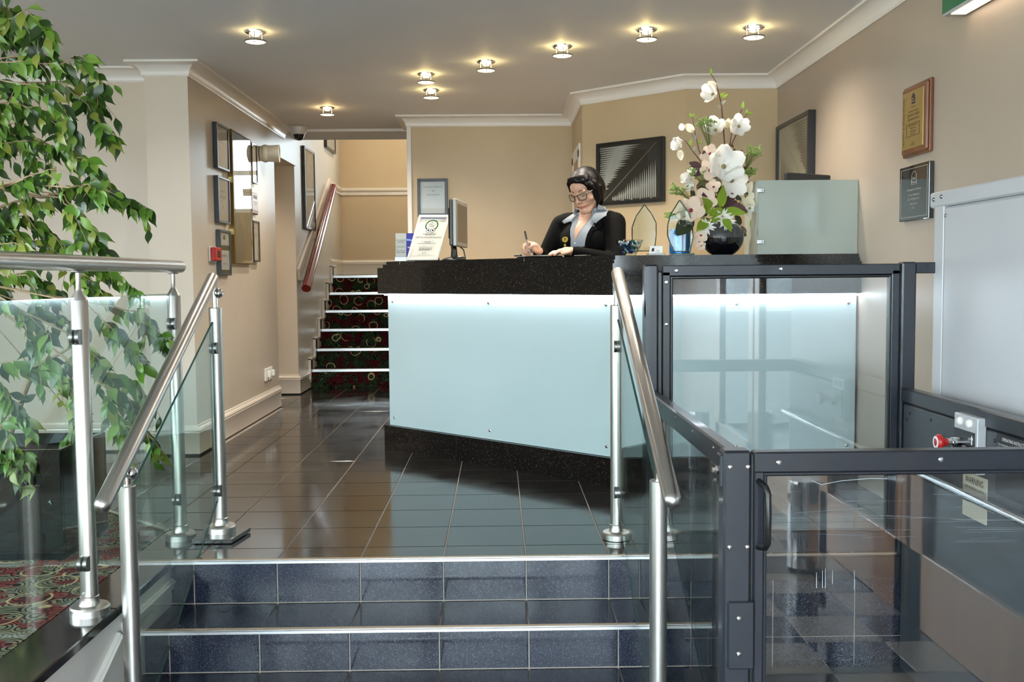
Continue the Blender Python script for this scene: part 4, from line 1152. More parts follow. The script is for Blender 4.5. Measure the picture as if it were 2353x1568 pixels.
MB().obox(((a_.x + b__.x) / 2, 5.52, a_.z - .17), (Vector((.98, .10, -.06)).normalized(), Vector((-.10, .99, 0)).normalized(), Vector((.06, 0, 1)).normalized()), (.13, .014, .165), .006).build('casing', mat('monitor_black', '1a1b1d', .4), mo)
MB().bbox(1.62, 5.52, ZT - .2, 1.70, 5.56, ZT + .1, .005).build('stand', BLACK, mo)
for q in range(9):
    MB().box(1.60 + .011 * q, 5.504, a_.z - .030, 1.605 + .011 * q, 5.51, a_.z - .010).build('vent_slot', BLACK, mo)

# monitor turned edge-on
mn = thing('desk_monitor', 'silver edged monitor turned sideways at the far end of the counter', 'monitor', (-.27, 6.12, ZT))
MYc = 5.98
e0 = at(1044, 456, MYc); e1 = at(1043, 566, MYc)
hN = Vector((.992, -.129, 0)).normalized()               # screen looks to the right, almost edge-on to the door
hX = Vector((-.129, -.992, 0)).normalized()              # along the screen width, towards the entrance
mc = Vector((e0.x, MYc, (e0.z + e1.z) / 2)) - hX * .20 - hN * .0
UP = Vector((0, 0, 1))
MB().obox(mc, (hX, UP, hN), (.20, (e0.z - e1.z) / 2, .014), .006).build('bezel', mat('monitor_silver', '8a877f', .35, .3), mn)
MB().obox(mc + hN * .0135, (hX, UP, hN), (.178, (e0.z - e1.z) / 2 - .028, .0012)).build('display', mat('screen_dark', '3c352b', .12), mn)
MB().obox(mc - hN * .022, (hX, UP, hN), (.198, (e0.z - e1.z) / 2 - .004, .012), .006).obox(mc - hN * .042, (hX, UP, hN), (.11, .10, .014), .01).build('back_cover', BLACK, mn)
fb = Vector((mc.x - .035, mc.y - .10, ZT))
MB().tube([fb + Vector((0, 0, .01)), fb + Vector((0, 0, .06)), mc - hN * .05 - UP * .06], [.022, .018, .016], 12).build('neck', BLACK, mn)
MB().lathe([(.075, 0), (.075, .006), (.06, .014), (.02, .022), (0, .022)], fb, 24).build('base', BLACK, mn)
MB().tube([mc - hN * .02 - UP * .12, mc + hN * .02 - UP * .16, mc + hN * .03 + Vector((0, 0, -.21)), fb + hN * .05 + Vector((0, 0, .02)), fb + Vector((0, -.02, .015))], .004, 8).build('cable', BLACK, mn)

# certificate leaning on its stand
cf = thing('framed_award', 'white framed hall of fame certificate leaning on the counter', 'picture frame', (-.50, 6.2, ZT))
Yf = 6.17
bl_, br_, tr2 = at(934, 598, Yf), at(1006, 597, Yf + .02), at(1031, 490, Yf + .10)
tl_ = at(963, 494, Yf + .08)
O_ = Vector((bl_.x, bl_.y, ZT + .002)); Xc = (br_ - bl_); Xc.z = 0; wc = Xc.length; Xc.normalize()
Yc = (tl_ - bl_); Yc = (Yc - Xc * Yc.dot(Xc) * .0); hc = Yc.length; Yc.normalize()
Xc = Vector((Xc.x, Xc.y, 0)).normalized()
Nc = Xc.cross(Yc).normalized()
def C(u, v, k=0.):
    return O_ + Xc * (u * wc) + Yc * (v * hc) + Nc * k
FW = mat('frame_white', 'e8e4da', .35)
f = MB()
def cslab(m, u0, v0, u1, v1, k0, k1):
    m.extr([C(u0, v0, k0), C(u1, v0, k0), C(u1, v1, k0), C(u0, v1, k0)], Nc * (k1 - k0))
for r_ in ((0, 0, 1, .05), (0, .95, 1, 1), (0, .05, .07, .95), (.93, .05, 1, .95)):
    cslab(f, *r_, -.025, .012)
f.build('frame', FW, cf)
pg = MB(); cslab(pg, .06, .04, .94, .96, -.004, .0); pg = pg.build('certificate', mat('cert_cream', 'e6dfd0', .5), cf)
m = MB(); cslab(m, .10, .92, .90, .945, .0003, .0009); m.build('band', mat('band_lilac', '9a9ab4', .6), pg)
m = MB()
for v in (.885, .10): cslab(m, .12, v, .88, v + .003, .0003, .0008)
for v in (.42, .30, .285, .125): cslab(m, .28, v, .72, v + .0025, .0003, .0008)
m.build('rule', mat('rule_grey', '8d8a80', .6), pg)
GRN = mat('emblem_green', '2f6a34', .5)
ring = MB(); n_ = 24; vs = []; fs = []
for q in range(n_ + 1):
    a = math.radians(-58 + 296 * q / n_)
    for rr in (1.0, .80):
        vs.append(C(.5 - math.sin(a + math.pi / 2 * 0 + math.radians(30) * 0) * 0 + (.21 * rr) * math.cos(a), .775 + .125 * rr * math.sin(a), .0008))
for q in range(n_):
    fs.append((2 * q, 2 * q + 2, 2 * q + 3, 2 * q + 1))
ring.add(vs, fs).build('emblem_ring', GRN, pg, 0)
for u in (.43, .57):
    for rr, mm, k in ((.075, INK, .0010), (.062, PAPERW, .0014), (.03, INK, .0018)):
        MB().add([C(u + rr * math.cos(a), .665 + rr * .68 * math.sin(a), k) for a in [2 * math.pi * q / 16 for q in range(16)]], [tuple(range(16))]).build('emblem_eye', mm, pg, 0)
for tx, v, sz in (('2015', .835, .010), ('HALL of', .80, .0165), ('FAME', .755, .0165), ('tripadvisor', .585, .022), ('CERTIFICATE of EXCELLENCE', .51, .0142), ('awarded to', .405, .010), ('Best Western Plus Milford Hotel', .375, .0095), ('@@@@O', .245, .019), ('signature', .165, .010)):
    lettering(pg, tx, C(.5, v, .0012), Xc, Yc, sz, INK, squeeze=.86)
MB().extr([C(.45, .55, -.026), C(.75, .55, -.026), C(.8, 0, -.026), C(.4, 0, -.026)], (0, 0, .0) if False else -Nc * .002).extr([C(.8, .0, -.03), C(.78, .35, -.03), C(.78, .0, -.03) + Vector((.05, .10, 0)), C(.80, 0, -.03) + Vector((.05, .10, 0))], Xc * .003).build('easel_back', mat('easel_brown', '7b6a55', .7), cf)

# leaflet holder
bh = thing('leaflet_holder', 'clear holder with a grey leaflet and a blue leaflet behind the certificate', 'leaflet holder', (-.62, 6.36, ZT))
Yb = 6.34
a_, b__ = at(908, 536, Yb), at(933, 592, Yb)
xm = b__.x
LZ = ZT + .012
MB().bbox(a_.x - .006, Yb - .012, ZT, at(975, 590, Yb).x, Yb + .03, ZT + .03, .003).build('tray', clear_glass('acrylic', 'dfe6ea', .06, dirt=.12), bh)
p1 = MB().extr([(a_.x, Yb, LZ), (xm, Yb, LZ), (xm, Yb + .03, a_.z), (a_.x, Yb + .03, a_.z)], (0, .003, 0)).build('leaflet', mat('leaflet_grey', 'a8aaa6', .5), bh)
p2 = MB().extr([(xm + .001, Yb, LZ), (at(968, 590, Yb).x, Yb, LZ), (at(968, 590, Yb).x, Yb + .03, a_.z), (xm + .001, Yb + .03, a_.z)], (0, .003, 0)).build('leaflet', mat('leaflet_blue', '2a2c86', .4), bh)
sy = Vector((0, .03, a_.z - LZ)).normalized()
xmid = (a_.x + xm) / 2
def Lf(x, f): return Vector((x, Yb + .03 * f, LZ + (a_.z - LZ) * f))
for tx, f_, sz in (('Our service', .74, .0125), ('promise', .67, .0125), ('we promise to make\nyour stay a pleasure', .48, .006), ('We want to', .34, .011), ('make it right', .27, .011)):
    lettering(p1, tx, Lf(xmid, f_), (1, 0, 0), sy, sz, INK)
lettering(p2, 'BEST\nWESTERN', Lf(xm + .045, .5), (1, 0, 0), sy, .016, INKW)
MB().add([Lf(xm + .003 + .085 * math.sin(a), .52 + .26 * math.cos(a)) + Vector((0, -.0009, 0)) for a in [math.pi / 2 * q / 8 for q in range(9)]] + [Lf(xm + .003 + .08 * math.sin(a), .46 + .26 * math.cos(a)) + Vector((0, -.0009, 0)) for a in [math.pi / 2 * q / 8 for q in range(8, -1, -1)]], [tuple(range(17, -1, -1))]).build('arc_print', mat('print_sky', '7da0e0', .4), p2, 0)

# writing things by the receptionist
def on_top(u, d):
    """point on the worktop: u along the left face, d behind its front edge"""
    a = off_path(d); return a[0] + (a[1] - a[0]) * u
tx_ = (Vector(CPATH[1]) - Vector(CPATH[0])).normalized(); T3 = Vector((tx_.x, tx_.y, 0)); N3 = Vector((-tx_.y, tx_.x, 0))
p = on_top(.70, .11)
one('clipboard', MB().obox((p.x, p.y, ZT + .006), (T3, N3, UP), (.12, .06, .005), .003), mat('clipboard_black', '101012', .35), 'flat black clipboard on the counter in front of the receptionist', 'clipboard')
one('paper_sheet', MB().obox((p.x + T3.x * .05, p.y + T3.y * .05, ZT + .0125), (T3, N3, UP), (.06, .045, .0008)), PAPERW, 'white paper sheet on the black clipboard', 'paper')
p = on_top(.615, .10)
one('stapler', MB().obox((p.x, p.y, ZT + .0165), (T3, N3, UP), (.024, .012, .005), .004), BLACK, 'small black stapler on the end of the clipboard', 'stapler')
p = on_top(.875, .08)
one('glasses_case', MB().obox((p.x, p.y, ZT + .004), (T3, N3, UP), (.045, .02, .004), .003), mat('case_dark', '1c1a18', .4), 'flat dark pad under the receptionist left hand', 'pad')

# sweets in a cut glass bowl
by = 5.20
bc = at(1446, 583, by); bc.z = ZT
CRY = clear_glass('crystal', 'eef4f2', .10)
bw_ = thing('sweet_bowl', 'flared clear glass bowl of wrapped sweets on the counter corner', 'bowl', (bc.x, by, ZT))
def octo(r, z, sq=1.):
    return [Vector((bc.x + r * math.cos(a) * sq, by + r * math.sin(a), ZT + z)) for a in [math.pi / 4 * (k + .5) for k in range(8)]]
rg = [octo(.036, .001), octo(.040, .012), octo(.060, .045), octo(.076, .082), octo(.073, .082), octo(.056, .044), octo(.036, .016)]
m = MB(); vs = [v for g_ in rg for v in g_]; fs = [tuple(range(7, -1, -1)), tuple(range(48, 56))]
for i in range(6):
    for k in range(8):
        fs.append((i * 8 + k, i * 8 + (k + 1) % 8, (i + 1) * 8 + (k + 1) % 8, (i + 1) * 8 + k))
m.add(vs, fs).build('bowl', CRY, bw_, 10)
SW = [mat('wrapper_%d' % i, c_, .25, .3) for i, c_ in enumerate(('d8dbe0', '2a3fa8', '1a2a80', '1e7a58', 'a8321f', '202020', 'e8e8ea', '3a5ac8'))]
sw_m = []
for mm in SW:
    q = MB().ball((0, 0, 0), (.011, .0065, .006), 8, 5).lathe([(.003, .0105), (.007, .016), (.0065, .0165), (.001, .012)], (0, 0, 0), 6, (1, 0, 0)).lathe([(.003, .0105), (.007, .016), (.0065, .0165), (.001, .012)], (0, 0, 0), 6, (-1, 0, 0))
    me = bpy.data.meshes.new('wrapped_sweet'); me.from_pydata(q.v, [], q.f); me.materials.append(mm); sw_m.append(me)
r = random.Random(11)
SWN = ('silver', 'bright blue', 'navy blue', 'green', 'red', 'black', 'white', 'light blue')
for i in range(116):
    z = r.uniform(.020, .072); rm = .034 + (z - .02) / .062 * .030 - .014
    a = r.uniform(0, 6.28); rr = rm * math.sqrt(r.random())
    kk = r.choice((0, 0, 0, 0, 1, 2, 2, 3, 4, 5, 5, 6, 6, 7))
    o = bpy.data.objects.new('wrapped_sweet', sw_m[kk]); COL.objects.link(o)
    o.location = (bc.x + rr * math.cos(a), by + rr * math.sin(a), ZT + z); o.rotation_euler = (r.uniform(0, 3), r.uniform(-.6, .6), r.uniform(0, 6))
    tag(o, '%s wrapped sweet heaped in the clear glass bowl' % SWN[kk], 'sweet', 'wrapped sweets in the glass bowl')

# crystal awards
CRE = mat('crystal_edge', '1d3a2e', .08, 0, .8)
def award(label, pxs, Y, base, tint, edge_w):
    o = [at(x, y, Y) for x, y in pxs]
    t = thing('glass_award', label, 'award', (sum(p.x for p in o) / len(o), Y, ZT))
    MB().extr(o, (0, .014, 0)).build('blade', tint, t, 0)
    e = MB()
    n = len(o)
    for i in range(n):
        a, b = o[i], o[(i + 1) % n]
        d = (b - a); L = d.length; d.normalize(); u = d.cross(Vector((0, 1, 0))).normalized()
        e.obox((a + b) / 2 + Vector((0, .007, 0)), (d, u, Vector((0, 1, 0))), (L / 2, edge_w, .0085), .002)
    e.build('bevelled_edge', CRE, t)
    if base:
        MB().bbox(o[0].x - .02, Y - .02, ZT, o[-1].x + .02, Y + .04, ZT + .010, .003).build('base', CRE, t)
    return t
CR1 = clear_glass('crystal_blade', 'f0f6f2', .08)
award('tall pointed clear glass award behind the sweet bowl', [(1456, 577), (1453, 545), (1453, 522), (1462, 497), (1481, 470), (1497, 491), (1508, 512), (1508, 540), (1504, 577)], 5.30, False, CR1, .0022)
award('pointed clear glass award on a green base in front of the blue box', [(1550, 578), (1540, 558), (1534, 540), (1535, 515), (1542, 492), (1562, 460), (1582, 488), (1591, 512), (1593, 545), (1586, 578)], 5.17, True, CR1, .0024)
# business cards
cy_ = 5.17
c0_ = at(1508, 583, cy_)
bc2 = thing('card_holder', 'clear holder with white business cards between the two glass awards', 'card holder', (c0_.x, cy_, ZT))
MB().bbox(c0_.x - .045, cy_ - .01, ZT, c0_.x + .045, cy_ + .04, ZT + .012, .002).build('tray', MATS['acrylic'], bc2)
cdir = Vector((.05, .25, 1)).normalized()
q0 = Vector((c0_.x - .036, cy_ + .004, ZT + .003))
cd = MB().extr([q0, q0 + Vector((.066, 0, 0)), q0 + Vector((.072, .012, .046)), q0 + Vector((.008, .012, .046))], (0, .008, 0)).build('card', PAPERW, bc2)
cyv = Vector((.15, .25, 1)).normalized()
MB().extr([q0 + Vector((.012, .0035, .018)), q0 + Vector((.025, .0035, .018)), q0 + Vector((.027, .0065, .032)), q0 + Vector((.022, .008, .037)), q0 + Vector((.015, .0065, .032))], (0, -.002, 0)).build('emblem', mat('emblem_navy', '1d1c3c', .4), cd)
lettering(cd, 'Guest\nServices', q0 + Vector((.046, .0040, .018)), (1, 0, 0), cyv, .008, INK)
# blue tin behind the award
tb = thing('blue_tin', 'bright blue cylindrical tin behind the green based award', 'tin', (at(1562, 580, 5.30).x, 5.30, ZT))
tr_r = at(1586, 560, 5.30).x - at(1562, 560, 5.30).x
MB().lathe([(tr_r, 0), (tr_r, .135), (tr_r - .003, .139), (0, .139)], tb.location, 28).build('body', mat('tin_blue', '1f7fc8', .25, .2), tb)
for q in range(7):
    MB().box(tb.location.x - tr_r * .72, 5.30 - tr_r * .72, ZT + .055 + q * .011, tb.location.x - tr_r * .72 + (.012 if q % 2 else .018), 5.30 - tr_r * .69, ZT + .057 + q * .011).build('scale_mark', INKW, tb)

# ------------------------------------------------------------------ vase of silk flowers
VY = 5.27
vc = at(1660, 535, VY); vr = .112
va = thing('vase', 'round glossy black vase on the counter, grey reflection painted on its upper half', 'vase', (vc.x, VY, ZT))
VB = mat('vase_black', '0b0b10', .05, coat=.8)
nt_ = NT(VB); sx_ = nt_.n('ShaderNodeSeparateXYZ'); nt_.l(nt_.geo(), sx_.inputs[0])
nt_.l(nt_.ramp(sx_.outputs[2], [(0., '0b0b10'), (1., '0b0b10')]), nt_.b.inputs['Base Color'])
prof = []
for q in range(17):
    a = math.radians(-62 + 122 * q / 16)
    prof.append((vr * math.cos(a), vr * .93 * math.sin(a)))
zb = prof[0][1]
prof = [(r_, h_ - zb) for r_, h_ in prof]
VH = prof[-1][1]; VT = ZT + .002 + VH
MB().lathe([(0, 0)] + prof[:9], (vc.x, VY, ZT + .002), 40).build('lower_bowl', VB, va)
MB().lathe(prof[8:] + [(prof[-1][0] - .004, VH - .001), (prof[-1][0] - .006, VH - .03), (0, VH - .03)], (vc.x, VY, ZT + .002), 40).build('upper_bowl', mat('vase_reflection', '3a3d40', .06, coat=.8), va)  # grey reflection put into the colour of the upper half
NECK = Vector((vc.x, VY, VT - .01))

def petal_mesh(name, L, W, cup, tipw, m, nu=5, nv=6, point=0.):
    """one petal growing along +y from the origin, cupped towards +z"""
    vs = []; fs = []
    for j in range(nv + 1):
        v = j / nv
        w = W * (math.sin(math.pi * min(1, v * .86 + .08)) ** .7) * (1 - point * v * v)
        for i in range(nu):
            u = i / (nu - 1) * 2 - 1
            vs.append((u * w, L * v, cup * (v ** 1.6) * L + abs(u) ** 2 * cup * .5 * W))
    for j in range(nv):
        for i in range(nu - 1):
            a = j * nu + i
            fs.append((a, a + 1, a + nu + 1, a + nu))
    me = bpy.data.meshes.new(name); me.from_pydata(vs, [], fs); me.materials.append(m); me.shade_smooth()
    return me
def two(m, c, rough=.5, tr=.25):
    return frosted(m, c, tr, rough)
WHT = two('petal_white', 'f2f0ea'); CRM = two('petal_cream', 'efe6cc'); PNK = two('petal_pink', 'e8d2bc'); LIM = two('leaf_lime', '7f9a2c', .4); PUR = two('leaf_purple', '4a3238', .4)
DGR = two('leaf_dark', '2f3a22', .4); DIL = two('dill_green', '8fa858', .6); BRN = two('leaf_brown', '4a3626', .5); GRY = two('bud_grey', '8a8b80', .6)
STM = mat('stem_brown', '4e2a18', .6); STG = mat('stem_green', '5c6a30', .6); MAG = mat('orchid_throat', '8c1430', .5); YLW = mat('stamen_yellow', '8d7c48', .6)
PM = {'mag': petal_mesh('petal', 1., .46, .42, .5, WHT, 7, 8), 'cream': petal_mesh('petal', 1., .36, .3, .5, CRM, point=.4), 'orc': petal_mesh('petal', 1., .46, .22, .5, PNK, 7, 7), 'spike': petal_mesh('petal', 1., .16, .3, .5, WHT, point=.6),
      'lime': petal_mesh('leaf', 1., .26, .12, .2, LIM, point=.75), 'pur': petal_mesh('leaf', 1., .32, .1, .2, PUR, point=.5), 'dgr': petal_mesh('leaf', 1., .36, .08, .2, DGR, point=.4), 'brn': petal_mesh('leaf', 1., .3, .1, .2, BRN), 'grybud': petal_mesh('bud', 1., .26, .3, .2, GRY, point=.5)}
def aim(o, p, d, n, s):
    """place a petal object: root p, growing along d, upper side towards n"""
    d = Vector(d).normalized(); n = Vector(n); n = (n - d * n.dot(d))
    n = n.normalized() if n.length > 1e-4 else Vector((0, -1, 0)).cross(d).normalized()
    x = d.cross(n)
    M = Matrix((x, d, n)).transposed().to_4x4()
    o.matrix_basis = Matrix.Translation(Vector(p)) @ M @ Matrix.Scale(s, 4)
rf = random.Random(21)
def petal(parent, key, p, d, n, s, base):
    o = bpy.data.objects.new(PM[key].name, PM[key]); COL.objects.link(o); o.parent = parent
    aim(o, Vector(p) - base, d, n, s)
    return o
def blossom(root, c, face, size, key='mag', n=6, openness=.75, throat=None):
    face = Vector(face).normalized(); base = root.location
    u = face.cross(Vector((0, 0, 1))); u = u.normalized() if u.length > .1 else Vector((1, 0, 0)); w = u.cross(face)
    a0 = rf.uniform(0, 6)
    for k in range(n):
        a = a0 + 2 * math.pi * k / n + rf.uniform(-.2, .2)
        rad = u * math.cos(a) + w * math.sin(a)
        d = rad * openness + face * (1 - openness) * rf.uniform(.5, 1.3)
        petal(root, key, c + rad * size * .05, d, face, size * rf.uniform(.85, 1.1), base)
    MB().ball(Vector(c) + face * size * .1, size * (.13 if throat is None else .15), 8, 6).build('flower_centre', throat or YLW, root)
def stem(root, pts, r0, r1, m):
    n = len(pts)
    MB().tube(pts, [r0 + (r1 - r0) * i / (n - 1) for i in range(n)], 8).build('stem', m, root)
def P_(px, py, dy=0.): return at(px, py, VY + dy)
FR = Vector((-.1, -1, .15))
def flower(name, label): return thing(name, label, 'flower', (NECK.x, NECK.y, NECK.z - .03), 'silk flowers in the black vase')
# tallest magnolia branch
t = flower('magnolia_branch', 'tallest magnolia branch with one white bloom near its tip')
stem(t, [NECK, P_(1668, 440), P_(1667, 360, .01), P_(1661, 280), P_(1657, 236), P_(1645, 188), P_(1634, 170)], .006, .002, STM)
blossom(t, P_(1640, 218, -.02), (-.7, -.7, .1), .075, 'mag', 5, .6)
petal(t, 'lime', P_(1634, 172), (-.05, 0, 1), FR, .035, t.location); petal(t, 'cream', P_(1648, 200), (-.9, -.1, .3), FR, .06, t.location)
for x, y, dx in ((1658, 250, -1), (1655, 240, 1), (1660, 225, 1), (1652, 222, 1), (1664, 290, -1)):
    petal(t, 'grybud' if dx < 0 or y > 235 else 'lime', P_(x, y), (dx * .8, -.2, .5), FR, .035, t.location)
t = flower('magnolia_branch', 'magnolia branch leaning towards the wall with an open white bloom')
stem(t, [NECK, P_(1672, 420), P_(1673, 350), P_(1690, 312), P_(1703, 285), P_(1716, 260)], .005, .0018, STM)
stem(t, [P_(1673, 355), P_(1682, 300), P_(1700, 262), P_(1706, 248)], .004, .0015, STM)
blossom(t, P_(1697, 291, -.03), (.15, -1, .1), .062, 'mag', 6, .9)
petal(t, 'lime', P_(1706, 250), (.1, 0, 1), FR, .038, t.location); petal(t, 'lime', P_(1716, 262), (.9, 0, .1), FR, .035, t.location); petal(t, 'lime', P_(1714, 262), (.3, 0, 1), FR, .025, t.location)
blossom(t, P_(1645, 300, -.02), (-.5, -.8, .3), .07, 'mag', 5, .65); blossom(t, P_(1668, 295, .02), (.2, -.5, .8), .05, 'cream', 4, .3)
t = flower('magnolia_branch', 'bent magnolia branch with a drooping bloom above the palm print')
stem(t, [NECK, P_(1630, 420), P_(1608, 368), P_(1590, 345), P_(1574, 322)], .004, .0018, STM)
blossom(t, P_(1564, 325, -.01), (-.6, -.6, -.3), .065, 'mag', 5, .5); petal(t, 'cream', P_(1562, 345), (.1, 0, -1), FR, .055, t.location); petal(t, 'mag', P_(1568, 300), (-.3, 0, 1), FR, .035, t.location)
petal(t, 'lime', P_(1585, 335), (.2, 0, 1), FR, .04, t.location); petal(t, 'grybud', P_(1593, 352), (.3, 0, 1), FR, .035, t.location)
t = flower('magnolia_branch', 'slim magnolia branch with closed yellow bud and no open bloom')
stem(t, [NECK, P_(1630, 400), P_(1606, 345), P_(1597, 306), P_(1591, 268)], .004, .0015, STM)
for x, y, d in ((1590, 270, (-.4, 0, .6)), (1590, 270, (.4, 0, .6)), (1604, 330, (.8, 0, .5))):
    petal(t, 'lime', P_(x, y), d, FR, .028, t.location)
petal(t, 'cream', P_(1594, 302), (-.7, -.2, .5), FR, .06, t.location); petal(t, 'cream', P_(1594, 302), (-.75, -.1, .55), (0, 1, .2), .055, t.location); petal(t, 'grybud', P_(1598, 322), (-.4, 0, .9), FR, .04, t.location)
t = flower('magnolia_branch', 'large white magnolia in the centre of the bouquet with a second below it')
stem(t, [NECK, P_(1668, 450), P_(1664, 390)], .005, .004, STM)
blossom(t, P_(1662, 384, -.09), (0, -1, .15), .098, 'mag', 6, .9); blossom(t, P_(1680, 415, -.07), (.2, -.9, -.2), .085, 'mag', 6, .8)
for x, y, s_ in ((1584, 413, .055), (1592, 432, .06), (1600, 400, .05)):
    blossom(t, P_(x, y, -.03), (-.6, -.7, .2), s_, 'mag', 4, .5)
t = flower('anemone', 'greenish white open flower overlapping the frosted screen')
stem(t, [NECK, P_(1695, 470), P_(1712, 452)], .003, .002, STG)
blossom(t, P_(1713, 449, -.05), (.2, -1, .2), .065, 'cream', 6, .9); blossom(t, P_(1722, 478, -.05), (.3, -.8, -.4), .05, 'spike', 9, .7)
petal(t, 'lime', P_(1732, 500), (-.1, 0, -1), FR, .075, t.location); petal(t, 'lime', P_(1738, 492), (1, 0, -.1), FR, .05, t.location); petal(t, 'lime', P_(1722, 470), (.7, 0, .5), FR, .06, t.location)
t = flower('spider_flower', 'spiky white flowers spilling over the vase rim')
for x, y in ((1622, 520), (1670, 508), (1660, 498)):
    blossom(t, P_(x, y, -.10), (-.1, -.9, -.2), .05, 'spike', 11, .8)
stem(t, [NECK, P_(1640, 500, -.06), P_(1625, 515, -.09)], .003, .002, STG)
for i, (lab, pts) in enumerate((('pink orchid spray high in the bouquet', ((1632, 354, .05), (1632, 392, .06), (1640, 430, .04))), ('pink orchid spray low over the glass award', ((1625, 462, .066), (1588, 484, .072), (1600, 470, .05))), ('small pink orchids hanging beside the vase', ((1611, 541, .042), (1607, 555, .032), (1612, 565, .025))))):
    t = flower('orchid_spray', lab)
    stem(t, [NECK] + [P_(x, y, -.04) for x, y, _ in pts], .003, .002, STG)
    for x, y, s_ in pts:
        blossom(t, P_(x, y, -.08), (-.35, -.9, .1), s_, 'orc', 5, .85, MAG)
for i, (lab, x, y, s_) in enumerate((('feathery green spray above the pink orchids', 1620, 285, .05), ('feathery green spray reaching out over the frosted screen', 1731, 352, .055), ('feathery green spray in front of the magnolia', 1603, 404, .06), ('feathery green spray beside the palm print corner', 1557, 440, .058), ('feathery green spray inside the glass award outline', 1548, 500, .05), ('small feathery green spray by the brown leaves', 1724, 398, .035))):
    t = flower('dill_spray', lab)
    c = P_(x, y, -.05)
    k0 = c + (NECK - c) * .25
    stem(t, [NECK, k0 + Vector((0, 0, .02)), k0], .0025, .0015, STG)
    tw = MB()
    hd_ = MB()
    for q in range(34):
        d = Vector((rf.uniform(-1, 1), rf.uniform(-.8, .8), rf.uniform(-.3, .8))); e = c + d * s_ * rf.uniform(.5, 1.)
        tw.tube([k0, (k0 + e) / 2 + Vector((0, 0, .006)), e], .0007, 4, False)
        for z in range(5):
            hd_.ball(e + Vector((rf.uniform(-1, 1), rf.uniform(-1, 1), rf.uniform(-.6, .6))) * .009, rf.uniform(.0026, .0046), 5, 4)
    tw.build('twigs', STG, t); h_ = hd_.build('floret_heads', DIL, t); h_['kind'] = 'stuff'
t = flower('leaf_sprig', 'lime green pointed leaves in front of the vase')
for x, y, d, s_ in ((1657, 475, (0, -.3, 1), .115), (1640, 478, (-.8, -.4, .5), .10), (1625, 505, (-.6, -.5, -.6), .12), (1660, 480, (-.9, -.4, -.5), .10), (1668, 482, (1, -.4, -.3), .11), (1665, 498, (.25, -.5, -1), .10), (1655, 500, (-.9, -.3, -.3), .08), (1612, 470, (.6, -.3, -.7), .09)):
    petal(t, 'lime', P_(x, y, -.10), d, (0, -1, .3), s_, t.location)
stem(t, [NECK, P_(1657, 478, -.09)], .003, .002, STG)
t = flower('leaf_sprig', 'dark purple leaves among the flowers')
for x, y, d, s_ in ((1612, 385, (-1, -.2, .3), .075), (1614, 390, (-.8, -.2, -.6), .06), (1618, 372, (-.1, -.3, 1), .06), (1672, 478, (.2, -.4, 1), .085), (1680, 470, (.9, -.5, -.6), .10), (1640, 440, (-.8, -.3, -.3), .08), (1648, 450, (-.3, -.5, -1), .08)):
    petal(t, 'pur', P_(x, y, -.06), d, (0, -1, .2), s_, t.location)
stem(t, [NECK, P_(1620, 390, -.03)], .003, .002, STM)
t = flower('leaf_sprig', 'broad dark green leaf hanging over the blue tin')
petal(t, 'dgr', P_(1590, 500, -.085), (-.75, -.2, -.8), (0, -1, .2), .13, t.location)
for x, y, d in ((1630, 450, (-.7, -.3, .2)), (1645, 520, (-.4, -.6, -.7)), (1660, 535, (.5, -.6, -.7)), (1690, 455, (.6, -.3, .2)), (1640, 410, (.3, -.5, -.5)), (1620, 430, (-.5, -.5, -.5))):
    petal(t, 'dgr', P_(x, y, -.03), d, (0, -1, .2), .07, t.location)
for q in range(34):
    x, y = rf.uniform(1596, 1706), rf.uniform(385, 525)
    petal(t, 'dgr' if q % 3 else 'brn', P_(x, y, rf.uniform(-.02, .06)), (rf.uniform(-1, 1), rf.uniform(-.5, .1), rf.uniform(-1, .6)), (0, -1, .3), rf.uniform(.05, .085), t.location)
stem(t, [NECK, P_(1600, 495, -.07)], .003, .002, STG)
t = flower('leaf_sprig', 'sprig of tiny brown leaves between magnolia and screen')
for q in range(60):
    f_ = rf.random(); x = 1690 + 22 * f_ + rf.uniform(-16, 16); y = 350 + 90 * f_ + rf.uniform(-20, 20)
    petal(t, 'brn', P_(x, y, rf.uniform(-.06, .02)), (rf.uniform(-1, 1), rf.uniform(-1, .3), rf.uniform(-1, 1)), (rf.uniform(-.5, .5), -1, .4), .022, t.location)
stem(t, [NECK, P_(1700, 420), P_(1698, 352)], .003, .0015, STM)

# ------------------------------------------------------------------ weeping fig in a black planter
pt = thing('planter', 'glossy black square planter behind the balustrade', 'planter', (-2.07, 4.05, 0))
PB = mat('planter_black', '0a0c0e', .08, coat=.6)
m = MB()
x0, x1, y0, y1 = -2.46, -1.69, 3.83, 4.28
for (a, b, c, d) in ((x0, y0, x1, y0 + .02), (x0, y1 - .02, x1, y1), (x0, y0 + .02, x0 + .02, y1 - .02), (x1 - .02, y0 + .02, x1, y1 - .02)):
    m.bbox(a, b, .004, c, d, .435, .003)
m.box(x0, y0, .004, x1, y1, .03).build('box', PB, pt)
MB().box(x0 + .02, y0 + .02, .36, x1 - .02, y1 - .02, .385).build('soil', noisy('soil', '1f1712', '32271e', 60., .9), pt)
fg = thing('weeping_fig', 'tall leafy weeping fig with drooping branches behind the balustrade', 'tree', (-2.16, 4.06, .385))
BK = noisy('fig_bark', '8d7658', 'a68e6c', 30., .7)
LFM = []
for i, c_ in enumerate(('587f2a', '38561e', '74963a', '2a421c', '848f3c')):
    m = frosted('fig_leaf_%d' % i, c_, .30, .28); LFM.append(m)
